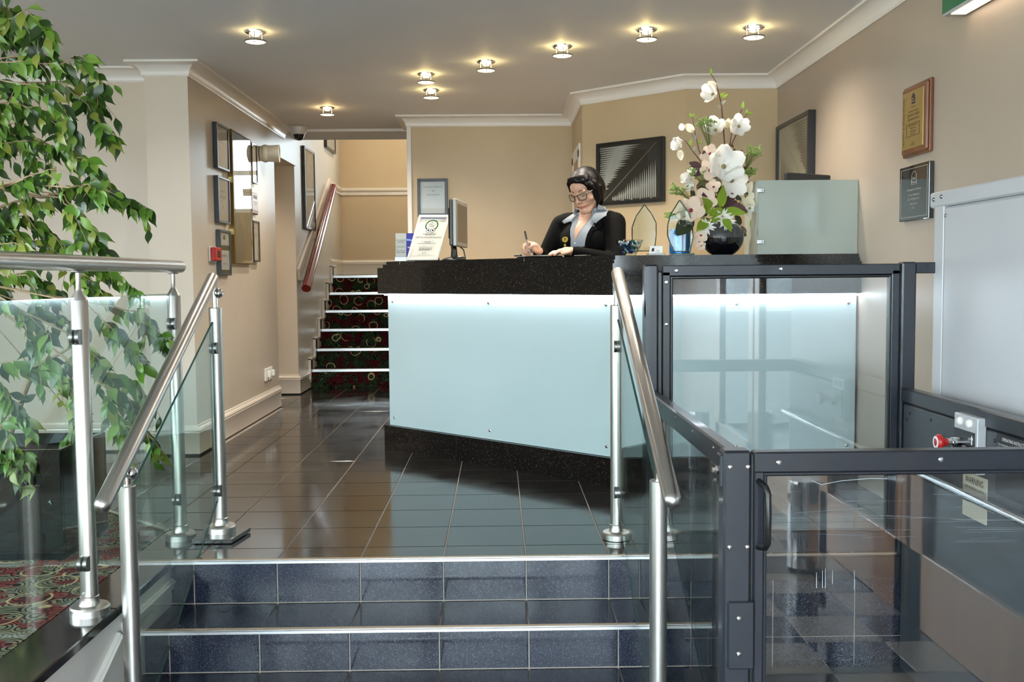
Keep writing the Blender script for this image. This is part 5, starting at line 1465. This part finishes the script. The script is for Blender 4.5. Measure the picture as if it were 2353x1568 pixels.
def fig_leaf(m, i):
    vs = []; fs = []
    W = [0, .085, .165, .205, .21, .185, .135, .07, .028, .010]
    n = len(W)
    for j in range(n):
        v = j / (n - 1)
        zc = -.10 * math.sin(v * math.pi) * (1 if i % 2 else -.6) - .12 * v * v
        for u in (-1, 0, 1):
            vs.append((u * W[j] + .02 * math.sin(v * 7 + i), v, zc + abs(u) * W[j] * (.30 if i < 3 else .12)))
    for j in range(n - 1):
        for k in (0, 1):
            a = j * 3 + k; fs.append((a, a + 1, a + 4, a + 3))
    me = bpy.data.meshes.new('leaf'); me.from_pydata(vs, [], fs); me.materials.append(m); me.shade_smooth()
    return me
LFS = [fig_leaf(m, i) for i, m in enumerate(LFM)]
rb = random.Random(4)
def G(px, py, Y=None):
    return at(px, py, Y)
trunk = [Vector((-2.16, 4.06, .36)), Vector((-2.20, 4.05, .75)), Vector((-2.19, 4.06, 1.1)), Vector((-2.22, 4.08, 1.5)), Vector((-2.25, 4.06, 1.95)), Vector((-2.22, 4.05, 2.25))]
MB().tube(trunk, [.024, .021, .019, .016, .012, .007], 10).build('trunk', BK, fg)
MB().tube([Vector((-2.10, 4.08, .36)), at(-20, 1120, 4.0), at(15, 1020, 3.98), at(60, 890, 3.98), at(85, 840, 3.98), at(118, 825, 3.98), at(160, 800, 3.98)], [.016, .014, .013, .012, .010, .007, .004], 8).build('trunk', BK, fg)
# branches: (spread in depth, picture polyline, leaves per step, leaf size)
BR = [((-60, 40), (0, 60), (60, 20), (100, 60), (112, 95)), ((-60, 20), (0, 10), (40, 30), (70, 80), (60, 130)), ((-80, 90), (0, 70), (50, 90), (85, 120)),
      ((-60, 130), (0, 135), (100, 125), (165, 165), (215, 215), (250, 300)), ((-60, 150), (40, 140), (130, 150), (190, 128), (215, 165), (225, 200)),
      ((-60, 180), (0, 185), (90, 200), (150, 250), (170, 320)), ((-40, 200), (60, 190), (140, 190), (200, 240), (240, 300), (255, 318)), ((-60, 250), (20, 235), (90, 250), (130, 290), (150, 340)),
      ((-60, 300), (0, 290), (50, 280), (70, 330), (60, 390)), ((-60, 350), (0, 330), (80, 320), (150, 350), (210, 372), (240, 408)), ((-40, 320), (40, 310), (120, 340), (180, 370), (225, 395)),
      ((-80, 500), (0, 478), (75, 453), (100, 470)), ((-80, 440), (0, 432), (65, 408), (110, 390)), ((90, 455), (130, 445), (170, 430), (230, 420), (265, 452), (305, 460), (345, 482)),
      ((160, 432), (200, 425), (235, 440), (240, 460)), ((150, 450), (180, 500), (215, 540), (250, 588)), ((140, 455), (165, 490), (190, 530), (200, 580)), ((-60, 510), (0, 500), (60, 495), (110, 530), (150, 565)),
      ((-60, 540), (0, 520), (40, 540), (100, 560), (140, 585)), ((-60, 560), (0, 560), (50, 560), (70, 575)), ((-60, 660), (0, 640), (60, 625), (110, 650), (120, 690)), ((100, 590), (190, 610), (260, 625), (330, 675)),
      ((130, 600), (200, 640), (240, 672)), ((60, 630), (90, 680), (70, 720)),
      # seen through the balustrade glass
      ((-60, 690), (0, 690), (60, 720), (110, 770), (80, 800)), ((60, 700), (150, 740), (200, 790), (150, 830)), ((200, 700), (250, 750), (300, 790), (330, 850)), ((240, 700), (320, 720), (360, 760), (385, 780)),
      ((150, 760), (220, 820), (260, 880), (250, 940)), ((-40, 840), (30, 830), (80, 850), (110, 830)), ((-50, 900), (0, 880), (40, 930), (60, 970)), ((-50, 960), (10, 980), (40, 1030), (70, 1060)), ((230, 880), (300, 920), (320, 980), (370, 1035)),
      ((250, 900), (270, 960), (290, 1000)), ((150, 930), (170, 980), (160, 1010)), ((-40, 1030), (20, 1040), (60, 1080), (95, 1130)), ((-30, 1070), (30, 1100), (60, 1130)), ((-30, 1040), (10, 1060), (30, 1110)),
      ((180, 780), (230, 850), (290, 870), (330, 900)), ((100, 780), (130, 850), (170, 900), (180, 950))]
BR += [tuple((-130 - x, y + 15) for x, y in B) for B in BR[:30:2]]
BR += [((-62, 10 + 70 * q), (-80 + 12 * (q % 4), 0 + 70 * q), (-100 + 26 * (q % 4), 40 + 70 * q), (-105 + 28 * (q % 4), 110 + 70 * q)) for q in range(-1, 9)]
leaves = []
tw = []
for bi, B in enumerate(BR):
    Yb_ = rb.uniform(3.72, 4.25) if B[-1][1] < 690 else rb.uniform(3.66, 4.1)
    pts = []
    for k, (x, y) in enumerate(B):
        pts.append(at(x, y, Yb_ + rb.uniform(-.04, .04)))
    fine = []
    for k in range(len(pts) - 1):
        for q in range(6):
            fine.append(pts[k].lerp(pts[k + 1], q / 6) + Vector((rb.uniform(-1, 1), rb.uniform(-1, 1), rb.uniform(-1, 1))) * .004)
    fine.append(pts[-1])
    r0 = .0085 if bi in (11, 12) else (.006 if bi == 13 else .0032)
    tw.append((fine, r0))
    for k in range(3, len(fine)):
        for q in range(2 if k % 3 else 1):
            p = fine[k]; d = (fine[k] - fine[k - 1]).normalized()
            dd = d * .35 + Vector((rb.uniform(-.6, .8), rb.uniform(-.7, .5), rb.uniform(-1.5, -.05)))
            leaves.append((p, dd, rb.uniform(.062, .095)))
    for z in range(3):                                  # side twigs with leaves of their own
        k = rb.randrange(3, len(fine)); p = fine[k]
        e = p + Vector((rb.uniform(-.04, .10), rb.uniform(-.08, .05), rb.uniform(-.12, -.02)))
        tw.append(([p, (p + e) / 2 + Vector((0, 0, .012)), e], .0018))
        for q in range(3):
            leaves.append((p.lerp(e, (q + 1) / 3), Vector((rb.uniform(-.5, .7), rb.uniform(-.8, .5), rb.uniform(-1.2, -.1))), rb.uniform(.05, .08)))
ends = [trunk[i] for i in (2, 3, 4, 5)]
for fine, r0 in tw:
    if len(fine) > 4:
        e = min(ends, key=lambda v: (v - fine[0]).length)
        fine = [e] + fine
    n = len(fine)
    MB().tube(fine, [max(.0009, r0 * (1 - .8 * i / (n - 1))) for i in range(n)], 6).build('branch' if n > 4 else 'twig', BK, fg)
rb.shuffle(leaves)
def in_view(p):
    return 1143 + F_PX * p.x / p.y > -15
leaves.sort(key=lambda l: (not in_view(l[0]), l[0].y))
print('fig leaves', len(leaves))
base = fg.location
rest = []
for i, (p, d, s_) in enumerate(leaves):
    nrm = Vector((rb.uniform(-.6, .6), -1, rb.uniform(.1, .9)))
    li = rb.choice((0, 0, 1, 1, 2, 3, 3, 4))
    if i < 300:
        o = bpy.data.objects.new('leaf', LFS[li]); COL.objects.link(o); o.parent = fg; aim(o, p - base, d, nrm, s_)
    else:
        rest.append((p, d, nrm, s_, li))
m = MB()
for p, d, nrm, s_, li in rest:
    d = d.normalized(); nn = (nrm - d * nrm.dot(d)).normalized(); x = d.cross(nn)
    me = LFS[li]
    m.add([p + (x * v.co.x + d * v.co.y + nn * v.co.z) * s_ for v in me.vertices], [tuple(q.vertices) for q in me.polygons], li)
if rest:
    o = m.build('leaves', LFM, fg, 180); o['kind'] = 'stuff'

# ------------------------------------------------------------------ the receptionist
def capsule(m, p0, p1, r0, r1, seg=14):
    p0, p1 = Vector(p0), Vector(p1); d = (p1 - p0); L = d.length; d = d / max(L, 1e-6)
    path = [p0 - d * r0 * math.cos(a) for a in [math.pi / 2 * q / 4 for q in range(0, 4)]] + [p0, p1] + [p1 + d * r1 * math.sin(math.pi / 2 * q / 4) for q in range(1, 5)]
    rad = [max(r0 * math.sin(math.pi / 2 * q / 4), 5e-4) for q in range(0, 4)] + [r0, r1] + [max(r1 * math.cos(math.pi / 2 * q / 4), 5e-4) for q in range(1, 5)]
    m.tube(path, rad, seg)
def fused(m, voxel, smooth, name, mats, parent, pick=None):
    """one continuous skin over overlapping volumes"""
    me = bpy.data.meshes.new('raw'); me.from_pydata(m.v, [], m.f)
    o = bpy.data.objects.new('raw', me); COL.objects.link(o)
    r_ = o.modifiers.new('r', 'REMESH'); r_.mode = 'VOXEL'; r_.voxel_size = voxel
    s_ = o.modifiers.new('s', 'SMOOTH'); s_.factor = .5; s_.iterations = smooth
    dg = bpy.context.evaluated_depsgraph_get()
    out = bpy.data.meshes.new_from_object(o.evaluated_get(dg))
    bpy.data.objects.remove(o); bpy.data.meshes.remove(me)
    out.name = name
    bvh = BVHTree.FromPolygons([v.co.copy() for v in out.vertices], [tuple(p.vertices) for p in out.polygons])
    off = root_loc(parent)
    out.materials.clear()
    for k in mats: out.materials.append(k)
    if pick:
        out.polygons.foreach_set('material_index', [pick(p.center) for p in out.polygons])
    else:
        out.polygons.foreach_set('material_index', [0] * len(out.polygons))
    for v in out.vertices: v.co = v.co - off
    out.shade_smooth()
    ob = bpy.data.objects.new(name, out); COL.objects.link(ob); ob.parent = parent
    return ob, bvh
PO = Vector((.535, 5.78, 0)); PF = Vector((-.62, -.785, 0)).normalized(); PLf = Vector((0, 0, 1)).cross(PF)
def B(a, b, z): return PO + PLf * a + PF * b + Vector((0, 0, z))
pe = thing('person', 'receptionist in black jacket and glasses bending to write with a pen', 'person', (PO.x, PO.y, 0))
SKIN = mat('skin', 'c99b80', .45); LIPS = mat('lips', 'b0645e', .35)
SKB = NT(SKIN); SKIN.node_tree.nodes['Principled BSDF'].inputs['Subsurface Weight'].default_value = .0
JKT = noisy('jacket_black', '060505', '090807', 8., .8, spec=.08)
TRS = mat('trousers_black', '0b0b0c', .8)
HAIR = mat('hair_black', '060404', .40, 0, .22)
nt_ = NT(HAIR); mp_ = nt_.n('ShaderNodeMapping'); mp_.inputs['Scale'].default_value = (70, 70, 4); nt_.l(nt_.geo(), mp_.inputs[0])
n_ = nt_.n('ShaderNodeTexNoise', Scale=5., Detail=3.); nt_.l(mp_.outputs[0], n_.inputs['Vector'])
nt_.l(nt_.ramp(n_.outputs[0], [(.45, '040303'), (.78, '170c08')]), nt_.b.inputs['Base Color']); nt_.bump(n_.outputs[0], .25, .002)

# head frame: nodding forward, a little tilted
nod = math.radians(24); tilt = math.radians(5)
HF = (PF * math.cos(nod) + Vector((0, 0, -math.sin(nod)))).normalized()
HU0 = (Vector((0, 0, math.cos(nod))) + PF * math.sin(nod)).normalized()
HL = (PLf * math.cos(tilt) + HU0 * math.sin(tilt)).normalized(); HU = HF.cross(HL) * -1
HU = HL.cross(HF) * 1 if HL.cross(HF).dot(HU0) > 0 else HF.cross(HL)
HC = B(.030, .085, 1.575)
KH = 1.06
def Hd(x, y, z): return HC + (HL * x + HF * y + HU * z) * KH
AX = (HL, HF, HU)
def hball(m, x, y, z, r): m.ball(Hd(x, y, z), tuple(q * KH for q in r), 20, 14, AX)
sk = MB()
hball(sk, 0, -.012, .032, (.072, .092, .086))            # cranium
hball(sk, 0, .030, -.020, (.060, .060, .082))            # face
hball(sk, 0, .040, .035, (.056, .050, .045))             # forehead
hball(sk, 0, .062, -.088, (.026, .024, .022))            # chin
for s_ in (-1, 1):
    hball(sk, s_ * .038, .046, -.028, (.026, .026, .026))    # cheeks
    capsule(sk, Hd(s_ * .054, -.005, -.045), Hd(s_ * .016, .058, -.093), .020 * KH, .020 * KH)  # jaw
    hball(sk, s_ * .030, .075, .018, (.020, .010, .008))     # brow
    hball(sk, s_ * .030, .071, .001, (.014, .012, .010))     # eyelid
    hball(sk, s_ * .074, -.008, -.004, (.008, .018, .030))   # ear
    hball(sk, s_ * .0095, .094, -.034, (.007, .009, .006))   # nostril
capsule(sk, Hd(0, .082, .010), Hd(0, .101, -.030), .007 * KH, .0105 * KH)    # nose
hball(sk, 0, .0795, -.0605, (.026, .010, .0042)); hball(sk, 0, .0775, -.0685, (.022, .011, .0050))   # lips
for s_ in (-1, 1): hball(sk, s_ * .026, .068, -.056, (.012, .012, .006))
NB = B(.01, .035, 1.40)
capsule(sk, Hd(0, -.025, -.06), NB, .046, .055)          # neck
capsule(sk, B(-.11, .03, 1.37), B(.11, .03, 1.37), .05, .05)
sk.ball(B(0, .04, 1.30), (.13, .09, .13), 18, 12, (PLf, PF, UP)); sk.ball(B(0, .0, 1.05), (.12, .08, .25), 18, 12, (PLf, PF, UP))
# arms under the sleeves
SHr, ELr, WRr = B(-.18, .02, 1.385), B(-.245, .12, 1.165), B(-.135, .315, 1.232)
SHl, ELl, WRl = B(.18, .02, 1.385), B(.255, .13, 1.16), B(.075, .315, 1.226)
for a_, e_, w_ in ((SHr, ELr, WRr), (SHl, ELl, WRl)):
    capsule(sk, a_, e_, .040, .034); capsule(sk, e_, w_, .034, .024)
# legs behind the counter
for s_ in (-1, 1):
    capsule(sk, B(s_ * .09, -.01, .92), B(s_ * .10, .01, .50), .062, .046); capsule(sk, B(s_ * .10, .01, .50), B(s_ * .10, -.03, .09), .044, .032)
    capsule(sk, B(s_ * .10, -.04, .045), B(s_ * .115, .13, .035), .036, .028)
# writing hand (her right)
def finger(m, pts, r0, r1):
    for i in range(len(pts) - 1):
        f0 = i / (len(pts) - 1); f1 = (i + 1) / (len(pts) - 1)
        capsule(m, pts[i], pts[i + 1], r0 + (r1 - r0) * f0, r0 + (r1 - r0) * f1, 10)
hd = (at(1216, 570, 5.57) - WRr).normalized()                   # wrist towards knuckles
hs = hd.cross(UP).normalized()
hs = hs if hs.y < 0 else -hs
K0 = at(1222, 570, 5.58)
PC = at(1229, 570, 5.578)
sk.ball(PC, (.036, .024, .026), 16, 10, (hd, hs, UP))
capsule(sk, WRr, PC, .024, .024)
for ch in (((1228, 560, 5.585), (1212, 557, 5.57), (1210, 566, 5.553), (1217, 572, 5.549)), ((1224, 564, 5.59), (1204, 563, 5.573), (1203, 573, 5.554), (1213, 577, 5.552)),
           ((1222, 571, 5.59), (1201, 571, 5.576), (1202, 580, 5.558), (1211, 582, 5.556)), ((1224, 578, 5.59), (1206, 579, 5.577), (1207, 584, 5.562), (1216, 585, 5.562))):
    finger(sk, [at(*q) for q in ch], .0092, .0074)
finger(sk, [at(1241, 573, 5.57), at(1233, 563, 5.552), at(1223, 565, 5.543), at(1217, 570, 5.542)], .0110, .0078)
PEN_T = at(1218.5, 588, 5.540); PEN_T.z = ZT + .0145
PEN_D = (at(1206.5, 534, 5.556) - PEN_T).normalized()
# resting hand (her left)
gd = (at(1283, 577, 5.44) - WRl); gd.z = 0; gd.normalize()
gs_ = gd.cross(UP).normalized(); gs_ = gs_ if gs_.y < 0 else -gs_
W2 = WRl.copy()
K1 = W2 + gd * .062 + UP * -.006
sk.ball(W2 + gd * .042 + UP * -.002, (.046, .040, .018), 16, 10, (gd, gs_, UP))
capsule(sk, W2, W2 + gd * .03, .023, .024)
for k, (q, ln) in enumerate(((.030, .9), (.010, 1.02), (-.010, .96), (-.028, .78))):
    kn = K1 + gs_ * q
    zt = ZT + .018
    p2 = kn + gd * .036 * ln + UP * .002; p3 = p2 + gd * .024 * ln; p3.z = zt + .004; p4 = p3 + gd * .018 * ln; p4.z = zt - .006
    finger(sk, [kn, p2, p3, p4], .0098, .0076)
finger(sk, [W2 + gd * .02 + gs_ * .028, W2 + gd * .05 + gs_ * .050 - UP * .008, W2 + gd * .078 + gs_ * .052 - UP * .014, W2 + gd * .092 + gs_ * .048 - UP * .016], .0115, .0085)
lipc = [Hd(0, .086, -.060), Hd(0, .084, -.0695)]
def pick(c):
    q = c - HC
    x, y, z = q.dot(HL) / KH, q.dot(HF) / KH, q.dot(HU) / KH
    zl = -.0645 + 3.2 * x * x                      # smiling mouth line
    if abs(x) < .027 and y > .060 and abs(z - zl) < .0066 * (1 - (abs(x) / .028) ** 2): return 1
    if c.z < 1.0: return 2
    return 0
body, _ = fused(sk, .0032, 5, 'body', [SKIN, LIPS, TRS], pe, pick)

# jacket
jk = MB()
jk.ball(B(0, .01, 1.10), (.170, .118, .24), 24, 16, (PLf, PF, UP))
jk.ball(B(0, .03, 1.285), (.178, .122, .13), 24, 16, (PLf, PF, UP))
capsule(jk, B(-.145, .02, 1.395), B(.145, .02, 1.395), .066, .066)
capsule(jk, B(-.05, .0, 1.425), B(.06, .0, 1.425), .058, .058)
for a_, e_, w_ in ((SHr, ELr, WRr), (SHl, ELl, WRl)):
    capsule(jk, a_, e_, .066, .056)
    capsule(jk, e_, e_.lerp(w_, .86), .056, .038)
jk.ball(B(0, -.01, .93), (.165, .115, .14), 24, 16, (PLf, PF, UP))
jacket, jb = fused(jk, .008, 5, 'jacket', [JKT], pe)
# pieces lying on the jacket front, pressed on to its surface
def draped(name, outline, m, lift, parent=pe, thick=.004, n=12):
    """outline in (across, height) on the chest"""
    A0 = min(p[0] for p in outline); A1 = max(p[0] for p in outline); Z0 = min(p[1] for p in outline); Z1 = max(p[1] for p in outline)
    bm = bmesh.new()
    f = bm.faces.new([bm.verts.new((p[0], p[1], 0)) for p in outline])
    for k in range(1, n):
        bmesh.ops.bisect_plane(bm, geom=bm.verts[:] + bm.edges[:] + bm.faces[:], plane_co=(A0 + (A1 - A0) * k / n, 0, 0), plane_no=(1, 0, 0))
        bmesh.ops.bisect_plane(bm, geom=bm.verts[:] + bm.edges[:] + bm.faces[:], plane_co=(0, Z0 + (Z1 - Z0) * k / n, 0), plane_no=(0, 1, 0))
    bmesh.ops.triangulate(bm, faces=bm.faces[:])
    bm.verts.index_update()
    top = []; bot = []
    for v in bm.verts:
        o_ = B(v.co.x, .6, v.co.y); h = jb.ray_cast(o_, -PF)
        b_ = .6 - h[3] if h[0] is not None else .06
        b_ = max(b_, .02)
        top.append(B(v.co.x, b_ + lift + thick, v.co.y)); bot.append(B(v.co.x, b_ + lift - .004, v.co.y))
    nv = len(top); fs = []
    for f in bm.faces:
        idx = tuple(v.index for v in f.verts); a, b, c = [top[i] for i in idx]
        if (b - a).cross(c - a).dot(PF) < 0: idx = idx[::-1]
        fs.append(idx); fs.append(tuple(i + nv for i in idx[::-1]))
    for e in bm.edges:
        if len(e.link_faces) == 1:
            i, j = e.verts[0].index, e.verts[1].index
            fs.append((i, j, j + nv, i + nv))
    bm.free()
    ob = MB().add(top + bot, fs).build(name, m, parent, 60)
    return ob
SHT = mat('blouse_grey', '8d9298', .75); SHS = mat('blouse_stripe', '6d7278', .75)
nt_ = NT(SHT); wv_ = nt_.n('ShaderNodeTexWave', Scale=150.); wv_.bands_direction = 'DIAGONAL'; nt_.l(nt_.geo(), wv_.inputs['Vector'])
nt_.l(nt_.ramp(wv_.outputs[0], [(.3, '83888e'), (.7, '9a9fa4')]), nt_.b.inputs['Base Color'])
bs = draped('blouse', [(-.060, 1.06), (.050, 1.06), (.060, 1.25), (.105, 1.40), (.085, 1.455), (-.050, 1.455), (-.075, 1.41), (-.040, 1.28)], SHT, .002)
draped('neckline', [(.006, 1.290), (.026, 1.34), (.062, 1.43), (.056, 1.47), (-.008, 1.47), (-.018, 1.43), (-.006, 1.34)], SKIN, .006, thick=.003)
for z in (1.215, 1.245, 1.275):
    p = B(.006, .0, z); h = jb.ray_cast(p + PF * .6, -PF)
    q = h[0] if h[0] is not None else p
    MB().ball(q + PF * .010, .0035, 8, 6).build('button', PAPERW, bs)
draped('lapel', [(-.062, 1.20), (-.035, 1.20), (-.028, 1.30), (-.060, 1.40), (-.105, 1.405), (-.075, 1.36)], JKT, .005)
draped('lapel', [(.052, 1.20), (.082, 1.20), (.10, 1.34), (.150, 1.37), (.130, 1.43), (.100, 1.425), (.075, 1.32)], JKT, .005)
draped('collar', [(-.030, 1.445), (-.055, 1.455), (-.125, 1.405), (-.110, 1.392), (-.062, 1.405)], SHT, .010, thick=.005)
draped('collar', [(.080, 1.41), (.105, 1.385), (.165, 1.425), (.150, 1.475), (.105, 1.49), (.088, 1.46)], SHT, .012, thick=.006)
capsule_c = MB()
for s0, s1 in ((-150, 30),):
    ring = []
    for q in range(13):
        a = math.radians(-30 + 240 * q / 12)
        ring.append(NB + PLf * (.072 * math.cos(a)) - PF * (.066 * math.sin(a) - .01) + UP * (.055 + .012 * math.sin(a)))
    for i in range(len(ring) - 1):
        a, b = ring[i], ring[i + 1]; d = (b - a).normalized()
        capsule_c.obox((a + b) / 2, (d, UP, d.cross(UP)), ((b - a).length / 2 + .004, .022, .004), .003)
capsule_c.build('collar', SHT, pe)
def pin(a, z, w, h, m, name, rnd_=True):
    c = jb.ray_cast(B(a, .6, z), -PF); c = c[0] if c[0] is not None else B(a, .15, z); nrm = PF
    if rnd_:
        MB().extr([c + PLf * (w * math.cos(t)) + UP * (h * math.sin(t)) for t in [2 * math.pi * q / 18 for q in range(18)]], nrm * .014).build(name, m, pe)
    else:
        MB().extr([c + PLf * w, c + UP * h, c - PLf * w, c - UP * h], nrm * .014).build(name, m, pe)
    return c
BDG = mat('badge_gold', 'c9a840', .3, .5)
c = pin(-.066, 1.298, .021, .016, BDG, 'name_badge')
MB().extr([c + PF * .0145 + PLf * x + UP * z for x, z in ((-.005, -.001), (.005, -.001), (.005, .007), (0, .011), (-.005, .007))], PF * .0006).build('badge_emblem', mat('emblem_navy', '1d1c3c', .4), pe)
lettering(pe, 'Services', c + PF * .0146 - UP * .006, PLf, (0, 0, 1), .008, INK)
pin(-.068, 1.266, .009, .010, BDG, 'lapel_pin', False); pin(-.069, 1.245, .006, .010, mat('pin_silver', 'cfcfd2', .2, .9), 'lapel_pin')

# hair: smooth dark bob, swept fringe
hr_ = MB()
hball(hr_, 0, -.018, .040, (.083, .098, .084))
hball(hr_, 0, -.046, -.005, (.087, .074, .095))
for s_ in (-1, 1):
    hr_.ball(Hd(s_ * .062, -.014, -.012), (.026 * KH, .050 * KH, .075 * KH), 20, 14, AX)
    capsule(hr_, Hd(s_ * .074, .012, .035), Hd(s_ * .072, .014, -.045), .020, .014)
    capsule(hr_, Hd(s_ * .070, -.02, .0), Hd(s_ * .064, -.012, -.085), .026, .014)
capsule(hr_, Hd(.072, .014, -.04), Hd(.057, .030, -.098), .014, .006)
capsule(hr_, Hd(-.072, .014, -.04), Hd(-.060, .028, -.080), .013, .006)
capsule(hr_, Hd(.0, -.080, .0), Hd(0, -.066, -.080), .048, .026)
hr_.ball(Hd(.006, .026, .080), (.060 * KH, .048 * KH, .030 * KH), 20, 14, AX)          # top of the fringe
for (p0, p1, r0, r1) in (((-.034, .062, .090), (.044, .064, .070), .014, .012), ((.010, .070, .078), (.066, .044, .044), .013, .011), ((.040, .060, .066), (.074, .034, .010), .013, .011),
                         ((-.034, .060, .090), (-.064, .044, .060), .013, .012), ((-.060, .046, .064), (-.076, .022, .010), .013, .012), ((.0, .058, .092), (.060, .046, .070), .013, .012)):
    capsule(hr_, Hd(*p0), Hd(*p1), r0, r1)
capsule(hr_, Hd(-.020, .060, .092), Hd(.072, .040, .030), .013, .012)
capsule(hr_, Hd(-.010, .066, .084), Hd(.060, .052, .044), .012, .011)
hair, _ = fused(hr_, .0036, 14, 'hair', [HAIR], pe)
# brows, lashes
br_ = MB(); 
for s_ in (-1, 1):
    br_.tube([Hd(s_ * .014, .0895, .021), Hd(s_ * .028, .0880, .0275), Hd(s_ * .045, .0735, .022)], [.0016, .0020, .0010], 6)
br_.build('eyebrows', HAIR, pe)
ls = MB()
for s_ in (-1, 1):
    ls.tube([Hd(s_ * .018, .0825, -.003), Hd(s_ * .030, .0840, -.0065), Hd(s_ * .043, .0735, -.002)], [.0010, .0016, .0012], 6)
ls.build('eyelashes', HAIR, pe)
# glasses
gl = thing('spectacles', 'dark framed rectangular glasses worn by the receptionist', 'glasses', Hd(0, .10, -.012))
GF = mat('spectacle_frame', '15161a', .25, 0, .6); GFS = mat('spectacle_silver', 'b9b6ae', .25, .7)
for s_ in (-1, 1):
    o = [(.008, .012), (.026, .016), (.052, .017), (.058, .010), (.053, -.012), (.044, -.018), (.022, -.018), (.012, -.010)]
    pts = [Hd(s_ * x, .104 - (x / .058) ** 2 * .022, -.006 + z) for x, z in o]
    MB().tube(pts + [pts[0]], .0020, 8).build('rim', GF, gl)
    MB().tube([pts[2], pts[3], Hd(s_ * .066, .062, .006), Hd(s_ * .076, .03, .006), Hd(s_ * .080, -.01, .004)], .0021, 8).build('temple_arm', GFS, gl)
    MB().add([p for p in pts], [tuple(range(8)) if s_ < 0 else tuple(range(7, -1, -1))]).build('lens', GLASSP, gl, 0)
MB().tube([Hd(-.010, .1035, .002), Hd(0, .107, .005), Hd(.010, .1035, .002)], .0018, 8).build('bridge', GF, gl)
# earring and ring
MB().ball(Hd(.081, .0, -.030), .0035, 8, 6).build('earring', mat('pearl', 'e8e2da', .2), pe)
MB().lathe([(.0095, -.002), (.0108, 0), (.0095, .002)], at(1211, 571, 5.583), 14, hd).build('ring', mat('ring_gold', 'd8b84a', .2, 1.), pe)
# pen
pn = thing('pen', 'black and clear ballpoint pen held upright in the writing hand', 'pen', PEN_T)
MB().tube([PEN_T, PEN_T + PEN_D * .010, PEN_T + PEN_D * .012, PEN_T + PEN_D * .095], [.0006, .003, .004, .004], 10).build('barrel', mat('pen_clear', '8f8d8a', .15), pn)
MB().tube([PEN_T + PEN_D * .090, PEN_T + PEN_D * .092, PEN_T + PEN_D * .138, PEN_T + PEN_D * .140], [.0040, .0050, .0050, .003], 10).build('cap', BLACK, pn)

# ------------------------------------------------------------------ entrance things seen only as reflections
sb_ = thing('steel_bin', 'slim polished steel bin standing on the entrance floor', 'bin', (1.60, -.28, ZG))
MB().lathe([(.08, 0), (.08, .46), (.076, .48), (.0, .48)], (1.60, -.28, ZG), 28).build('body', CHROME, sb_)
MB().lathe([(.082, 0), (.083, .02), (.08, .022)], (1.60, -.28, ZG), 28).build('foot_ring', BLACK, sb_)
